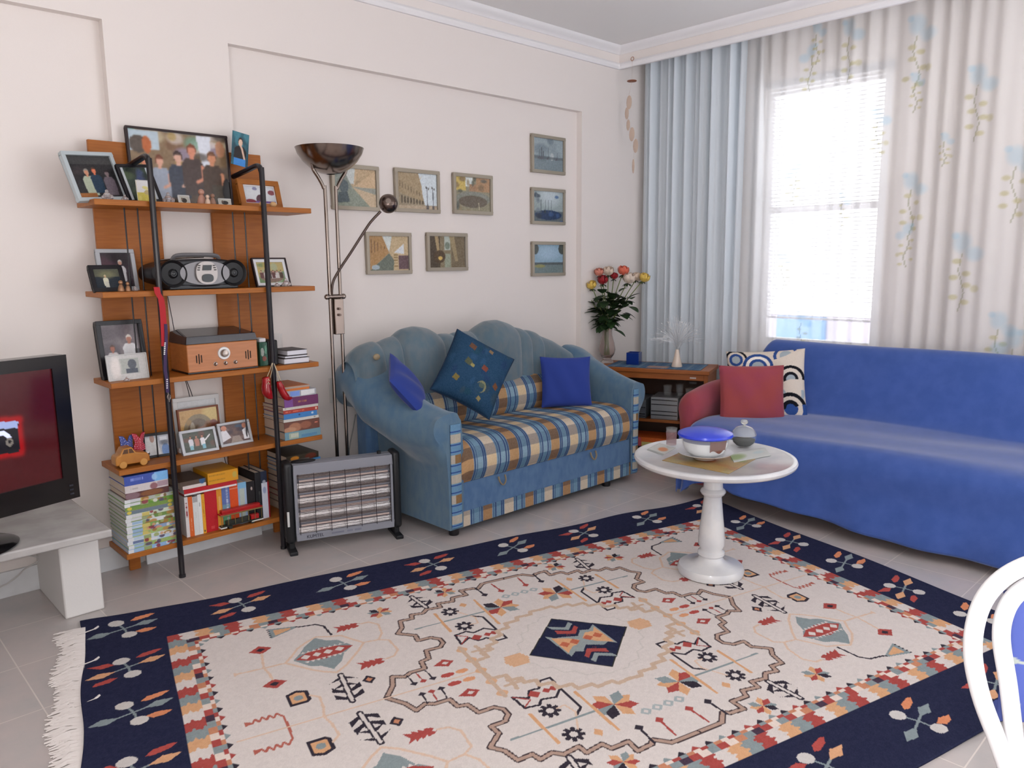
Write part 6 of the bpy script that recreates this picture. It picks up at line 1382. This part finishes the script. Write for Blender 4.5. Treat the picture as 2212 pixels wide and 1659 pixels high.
# ---- left pile, bottom shelf: comics then big books
z = ST[0]+.0003; cols = ['8fb4dc', '9ab86a', 'b8cfe4', 'cfd8e0', 'a4c07a', '8fa4c8', '7fa45a', 'd8dce0', '6f8f4c', 'c8d4c0', '9a9a70', '5c7c8c', '6a9a3a', 'b0b8b0', 'a5906a', '9cc0d8']
ordn = ['lowest', 'second', 'third', 'fourth', 'fifth', 'sixth', 'seventh', 'eighth', 'ninth', 'tenth', 'eleventh', 'twelfth', 'thirteenth', 'fourteenth']
Rb_ = random.Random(6)
for i in range(14):
    th = .0158; cl = cols[i]; mk = [('r', 0, 0, .10, 1, 'dfe2e4'), ('r', .10, .15, .3, .9, Rb_.choice(['9cbad6', '6c7ca0', 'b8ccde', 'd3d6da'])), ('r', .3, 0, .45, 1, Rb_.choice(['cdbd6c', '98a870', '9aa478']))]
    for j in range(7): x = .35+.62*Rb_.random(); mk.append(('e', x, Rb_.random(), .03+.06*Rb_.random(), .3+.4*Rb_.random(), Rb_.choice(['a5783c', 'dedad8', 'cf9f7c', '8c3c46', 'a0ae70', '7a6038', 'dcdce0', '5a5068', 'b88c4c'])))
    if i in (11, 10): mk = [('r', 0, 0, 1, 1, '7a9a4c' if i == 11 else '6f7f8c'), ('e', .08, .5, .05, .45, 'e0cc50'), ('e', .86, .5, .05, .45, 'e0cc50')]
    o_ = flat_book('comic_book', 'thin comic with colourful picture spine, %s from the bottom of the left pile' % ordn[i] if i else 'thin comic with pale blue spine at the very bottom of the left pile', .925+.003*(i % 2), 1.128+.002*(i % 3), Y0+.004*((i*7) % 3)/2, .212, z, th, cl, mk, soft=True, hard=.0006, pages=PGW, cat='comic', group='comics piled at the left of the bottom shelf'); z += th+.0002
for th, cl, mk, lb, x1 in ((.026, '5a3434', [('e', .6, .5, .3, .5, '8a5a34'), ('e', .15, .5, .2, .6, '8a7078')], 'reddish brown hardback lying on top of the comics', 1.10), (.030, 'd0c8c8', [('e', .66, .4, .1, .5, '8a5860'), ('r', .75, .2, 1, .9, 'a8909a'), ('t', .12, .4, .3, .6, 'b0a8a8')], 'white and pink thick book, second from the top of the left pile', 1.10), (.038, '3f55a8', [('r', .68, 0, 1, 1, '7ab4e8'), ('e', .68, .5, .07, .4, '9ac4ec'), ('t', .14, .45, .42, .75, '8a9ae0')], 'big blue dictionary topmost on the left pile', 1.102)):
    flat_book('book', lb, .932, x1, Y0-.002, .20, z, th, cl, mk); z += th+.0002
# ---- upright row
x = 1.168; row = [(.0145, .178, 'dcd6d4', [('t', .5, .2, .85, .7, '8a2c34')], 'slim white book with red lettering, first of the upright row'), (.019, .176, 'd8662c', [('t', .15, .4, .45, .6, 'f0c0a0')], 'orange paperback, second of the upright row'), (.022, .172, 'd6dad8', [('r', .85, 0, 1, 1, 'a8a8a8'), ('t', .45, .45, .6, .6, '9aa09c')], 'thick white paperback beside the orange one'), (.016, .178, 'dde0de', [('t', .7, .4, .8, .6, '9aa09c')], 'slim white paperback left of the yellow spine'),
    (.014, .176, 'e0a028', [('t', .4, .35, .85, .6, '6a5420'), ('e', .06, .5, .03, .25, '3a3428')], 'narrow yellow book left of the wide red one'), (.053, .186, 'b81822', [('t', .06, .3, .09, .6, 'd8605a'), ('t', .11, .3, .13, .6, 'd8605a')], 'very wide bright red book in the upright row'), (.023, .186, 'd8902c', [('r', .4, .3, .8, .7, 'e0a85c')], 'golden yellow book right of the wide red one'),
    (.036, .196, '5a6ea8', [('r', 0, 0, .35, 1, '5f9a6c'), ('r', .35, 0, .55, 1, '6a90a0'), ('t', .05, .2, .95, .5, 'c0cce0')], 'tall blue-green book with pale vertical lettering'), (.040, .200, 'd8501c', [('r', .84, 0, .86, 1, 'e89070')], 'thick orange-red book in the upright row'), (.040, .190, '9ab0cc', [('r', .1, .25, .9, .8, 'b0bcb4'), ('r', .86, 0, 1, 1, '7ab0d4')], 'light blue and grey thick paperback'),
    (.040, .186, '181417', [('e', .82, .4, .05, .12, 'c8b8b0')], 'thick black book left of the tallest ones'), (.028, .222, '131318', [('t', .3, .2, .6, .5, '4a4a4a')], 'tallest black box book in the upright row'), (.030, .222, '2a3248', [('r', 0, 0, .76, 1, 'd3d8e6'), ('e', .6, .5, .08, .3, '9aa8cc'), ('e', .78, .5, .04, .3, 'b0b8c8')], 'tall book with white lower and navy upper spine'), (.008, .17, 'a02430', [], 'thin red booklet at the right end of the upright row')]
for th, hg, cl, mk, lb in row:
    up_book('book', lb, x, th-.0006, hg, .17, 3.245 if th != .04 else 3.25, ST[0]+.0003, cl, mk); x += th
zt_ = ST[0]+.1865
flat_book('book', 'white-edged red book lying across the upright books', 1.165, 1.395, 3.232, .17, zt_+.001, .026, 'b41a24', [('r', 0, 0, 1, .28, 'e0dcdc')], pages=PGW)
flat_book('book', 'dark book with a blue disc on its cover lying left of the yellow box', 1.15, 1.262, 3.235, .17, zt_+.0275, .034, '54453a', [('r', .1, 0, 1, .45, 'd9cfca'), ('e', .85, .8, .12, .5, '2c5a8c')])
yb = thing('yellow_box', 'mustard yellow box lying on top of the upright books', 'box', (1.335, 3.31, zt_+.0275)); m = MB(); m.bb((1.268, 3.228, zt_+.0275), (1.402, 3.39, zt_+.078)); m.build('carton', mat('mustard', 'd4941c', .4), yb, bevel=.002)
cvx = Cv(.134, .05, .002, 'd4941c'); 
for a in (.008, .03): 
    for i in range(16): cvx.rect(.006+i*.0045, a+.006, .0085+i*.0045, a+.011, '9a701c')
cvx.ell(.118, .026, .010, .014, 'b8a04a'); cvx.sheet('printed_side', lambda U, V: (1.268+U*.134, 3.2272+0*U, zt_+.028+V*.05), PM('print_gloss'), yb)
# planners on the middle shelf
z = ST[2]+.0003
for i, (th, x0, x1, lb) in enumerate(((.026, 1.655, 1.785, 'lower of the two thick white-edged planners on the middle shelf'), (.012, 1.66, 1.775, 'slim white notebook between the two planners'), (.024, 1.672, 1.775, 'upper black-covered planner with loose cover edge on the middle shelf'))):
    t = thing('planner', lb, 'notebook', ((x0+x1)/2, 3.30, z)); m = MB(); m.bb((x0, 3.235, z), (x1, 3.38, z+.002)); m.bb((x0, 3.235, z+th-.002), (x1, 3.38, z+th)); m.build('cover', mat('planner_black', '2a2428', .5), t, bevel=.0006)
    m = MB(); m.bb((x0+.002, 3.236, z+.002), (x1-.003, 3.376, z+th-.002)); m.build('pages', mat('planner_pages', 'dcdce4', .7), t, bevel=.001); z += th+.0003

# ============================================================ TOY TRAM, CAR, ORNAMENTS
tz = ST[0]+.001; ty = 3.205; xa_, xb_ = P(478, 1110, y=3.2).x, P(571, 1100, y=3.2).x
TRD = mat('tram_red', 'a81c1c', .3); TRG = mat('tram_gold', '8a7a4a', .4, metal=.3); TRK = mat('tram_dark', '2a2c26', .4)
tr_ = thing('toy_tram', 'model open tram with red roof and cream ends, in front of the upright books', 'toy', ((xa_+xb_)/2, 3.225, tz+.02))
ty0, ty1 = 3.216, 3.243
m = MB(); m.bb((xa_+.01, ty0, tz+.072), (xb_-.01, ty1, tz+.088)); m.bb((xa_, ty0-.004, tz+.068), (xb_, ty1, tz+.074)); m.build('roof', TRD, tr_, bevel=.003)
m = MB(); m.bb((xa_+.004, ty0, tz+.012), (xb_-.004, ty1, tz+.018)); m.bb((xa_+.03, ty0+.004, tz+.018), (xb_-.06, ty1-.004, tz+.036)); m.build('body', TRK, tr_, bevel=.001)
m = MB(); m.bb((xb_-.055, ty0+.002, tz+.018), (xb_-.018, ty1-.004, tz+.04)); m.build('red_seat', TRD, tr_, bevel=.002)
m = MB(); 
for i in range(7): xx = xa_+.006+(xb_-xa_-.012)*i/6; m.cyl((xx, ty0+.001, tz+.018), (xx, ty0+.001, tz+.068), .0013, n=6)
m.bb((xa_+.002, ty0-.0045, tz+.064), (xb_-.002, ty0-.003, tz+.069)); m.build('posts', TRG, tr_)
m = MB(); m.bb((xa_, ty0-.003, tz+.008), (xa_+.028, ty1, tz+.013)); m.bb((xb_-.055, ty0-.003, tz+.008), (xb_, ty1, tz+.013)); m.build('step_board', mat('tram_cream', 'd8d4cc', .4), tr_, bevel=.001)
for xx in (xa_+.045, xb_-.05):
    m = MB(); m.cyl((xx, ty0, tz+.009), (xx, ty1, tz+.009), .0092, n=16); m.build('wheel', TRK, tr_)
# wooden car
cx0, cx1 = P(247, 985, y=3.25).x, P(322, 985, y=3.25).x; cz0 = ST[1]+.001; CWO = mat('toy_wood', 'b87a2c', .4, col2='a5661f', vscale=12, coat=.3)
car = thing('wooden_car', 'yellow-brown wooden toy car at the left end of the fourth shelf', 'toy', ((cx0+cx1)/2, 3.27, cz0)); Lc = cx1-cx0
prof = [(0, .012), (0, .040), (.04, .052), (.14, .054), (.24, .080), (.50, .082), (.60, .058), (.92, .050), (1, .036), (1, .012)]
m = MB(); m.prism([(cx0+x*Lc, z) for x, z in prof], lambda x, y, d: (x, d, cz0+y), 3.238, 3.30); m.build('body', CWO, car, bevel=.005, seg=3)
m = MB(); m.prism([(cx0+.20*Lc, .058), (cx0+.26*Lc, .075), (cx0+.37*Lc, .076), (cx0+.37*Lc, .058)], lambda x, y, d: (x, d, cz0+y), 3.2372, 3.239); m.prism([(cx0+.40*Lc, .058), (cx0+.40*Lc, .076), (cx0+.48*Lc, .076), (cx0+.55*Lc, .058)], lambda x, y, d: (x, d, cz0+y), 3.2372, 3.239); m.build('window_inlay', mat('inlay_dark', '5a3a20', .4), car, smooth=False)
for fx in (.2, .8):
    for y_ in (3.234, 3.292):
        m = MB(); m.cyl((cx0+fx*Lc, y_, cz0+.014), (cx0+fx*Lc, y_+.010, cz0+.014), .0145, n=20); m.build('wheel', mat('toy_wood_light', 'c48c44', .4), car, bevel=.002)
def dotfig(name, label, px0, px1, ptop, pbot, y, colr, shape, extra=None):
    a = P(px0, pbot, y=y); b = P(px1, pbot, y=y); h = P(px0, ptop, y=y).z-a.z; W_ = b.x-a.x; c = Cv(1, 1, .02, colr); R_ = random.Random(3)
    for i in range(9):
        for j in range(9): c.ell(.06+.11*i+(.05 if j % 2 else 0), .06+.11*j, .022, .022, 'e2dfea')
    t = thing(name, label, 'ornament', (a.x+W_/2, y, ST[1])); zz = ST[1]+.045
    m = MB(); m.tube([(a.x+W_/2, y+.004, ST[1]), (a.x+W_/2, y+.004, zz+h*.3)], .003, 8); m.lathe([(0, 0), (.018, 0), (.016, .006), (0, .007)], (a.x+W_/2, y+.004, ST[1]), 16); m.build('stand_peg', mat('peg_dark', '2a2430', .5), t)
    def fn(U, V):
        wv = np.interp(V, shape[0], shape[1]); notch = np.interp(np.abs(U-.5)*2, [0, .5, 1], [shape[2], .95, 1.0])
        return a.x+W_/2+(U-.5)*W_*wv, y+.006*np.cos(U*6), zz+V*h*notch
    c.sheet('dotted_wings', fn, PM('dot_cloth', .5), t, solid=.006)
    if extra: extra(t, a.x+W_/2, y, zz)
dotfig('butterfly_peg', 'blue polka-dot butterfly ornament above the wooden car', 259, 290, 921, 957, 3.33, '3f54a4', ([0, .2, .6, 1], [.45, .85, .85, 1.0], .62))
def frog(t, x, y, z):
    for s in (-1, 1):
        m = MB(); m.ball((x+s*.022, y-.02, z-.012), .0095, 12); eyw = m.build('eye_white', mat('eye_white', 'e6e2e4', .2), t)
        m = MB(); m.ball((x+s*.022+.002, y-.028, z-.012), .004, 8); m.build('pupil', BLKM, eyw)
    m = MB(); m.ball((x+.002, y-.008, z-.022), .018, 14, (1.2, .8, 1)); m.build('red_head', mat('red_dot', 'b8243a', .4), t)
dotfig('butterfly_peg', 'red polka-dot figure with round white eyes behind the wooden car', 287, 316, 917, 956, 3.315, 'c02840', ([0, .3, .45, 1], [.9, .8, .6, 1.0], .72), frog)
simple_box('white_clip', 'small white clip lying between the two silver frames', 'clip', (sh(470, 945, 3.36, 1).x-.006, 3.355, ST[1]), (sh(470, 945, 3.36, 1).x+.016, 3.38, ST[1]+.04), MATB)
simple_box('white_tab', 'small white block left behind the silver frame on the fourth shelf', 'block', (sh(388, 958, 3.35, 1).x-.008, 3.335, ST[1]), (sh(388, 958, 3.35, 1).x+.012, 3.36, ST[1]+.02), MATB)
# red lanyard hanging from the second shelf down the left tube
LRD = mat('lanyard_red', 'b01220', .6); LNV = mat('lanyard_dark', '3a2450', .6); ly_ = 3.19
ln_ = thing('lanyard', 'red and dark blue neck strap with metal hook, hanging by the left tube', 'strap', P(346, 640, y=ly_))
m = MB()
def strap(mb, pts, w_, y):
    vs = []; 
    for i, (px, py) in enumerate(pts):
        a = P(px-w_/2, py, y=y); b = P(px+w_/2, py, y=y); vs += [a, b, b+Vector((0, .0015, 0)), a+Vector((0, .0015, 0))]
    fs = []
    for i in range(len(pts)-1):
        for j in range(4): fs.append((i*4+j, i*4+(j+1) % 4, (i+1)*4+(j+1) % 4, (i+1)*4+j))
    fs += [(0, 1, 2, 3), tuple(len(vs)-4+k_ for k_ in range(4))]; mb.add(vs, fs)
strap(m, [(338, 620), (341, 634), (348, 645), (351, 665), (353, 690), (354, 715), (355, 735), (355, 748)], 13, ly_); m.build('red_band', LRD, ln_, smooth=False)
m = MB(); strap(m, [(358, 700), (359, 720), (359, 745), (357, 770), (357, 800), (361, 825), (362, 848)], 7, ly_-.003); m.build('printed_band', LNV, ln_, smooth=False)
m = MB(); 
for i in range(7): a = P(356.6-.25*i, 741+i*4, y=ly_-.0045); m.box(a, (.006, .0006, .0045))
for i in range(5): a = P(361, 820+i*4.5, y=ly_-.0045); m.box(a, (.006, .0006, .0045))
m.build('faint_print', MATB, ln_, smooth=False)
m = MB(); q = P(365, 858, y=ly_); m.tube([q+Vector((sin(a)*.006, 0, cos(a)*.011)) for a in [2*pi*i/14 for i in range(14)]], .0018, 6, closed=True); m.build('metal_hook', CHR, ln_)
m = MB(); m.tube([P(366, 868, y=ly_), P(364, 850, y=ly_), P(362, 843, y=ly_)], .002, 6); m.build('hook_stem', CHR, ln_)
# miniature boxing gloves hanging from the middle shelf at the right tube
GLV = mat('glove_red', 'a8101c', .25, coat=.4, var=.3, vscale=30); LAC = mat('lace_cream', 'd9c9a8', .7); gy = 3.178
hook = P(590, 783, y=gy)
gg = thing('boxing_gloves', 'pair of small red boxing gloves hanging on cream laces from the middle shelf', 'boxing gloves', hook)
def glove(pts, radii):
    m = MB(); pp = [P(px, py, y=gy) for px, py in pts]; sc_ = (pp[0]-CAM).dot(CF)/FPX
    tp_ = catmull(pp, 5); rr = np.interp(np.linspace(0, 1, len(tp_)), np.linspace(0, 1, len(radii)), radii)*sc_; m.tube(tp_, list(rr), 18, flat=.85); return m.build('glove', GLV, gg, angle=180)
gl1 = glove([(573, 815), (575, 822), (575, 833), (576, 845), (582, 855), (588, 861)], [8, 10, 10.5, 12, 12.5, 8, 2])
glove([(602, 824), (606, 835), (610, 845), (616, 855), (623, 860), (631, 859)], [5.5, 8.5, 8.5, 9, 9, 6, 2])
for a, b in (((588, 784), (576, 816)), ((589, 784), (584, 816)), ((592, 785), (606, 822)), ((592, 785), (603, 826))):
    m = MB(); m.tube([P(*a, y=gy), P((a[0]+b[0])/2+1, (a[1]+b[1])/2, y=gy), P(*b, y=gy)], .0012, 5); m.build('lace', LAC, gg)
m = MB(); 
for py in (822, 829): 
    for s in (-1, 1): m.tube([P(577, py+1, y=gy-.022), P(580, py-4, y=gy-.024), P(582+s, py+1, y=gy-.022)], .0009, 4)
m.build('lacing', LAC, gl1)
# cables behind the shelves
m = MB(); m.tube(catmull([P(362, 640, y=3.43), P(370, 680, y=3.43), P(377, 718, y=3.43)]), .0018, 5); m.tube(catmull([P(402, 820, y=3.43), P(412, 845, y=3.43), P(420, 870, y=3.43)]), .0018, 5); m.tube(catmull([P(400, 820, y=3.435), P(408, 850, y=3.435), P(412, 872, y=3.435)]), .0018, 5); m.tube(catmull([P(483, 982, y=3.43), P(488, 1000, y=3.43), P(496, 1015, y=3.43)]), .0018, 5)
tag(m.build('audio_cable', BLKM), 'thin black cables running down the wall behind the bookcase', 'cord')
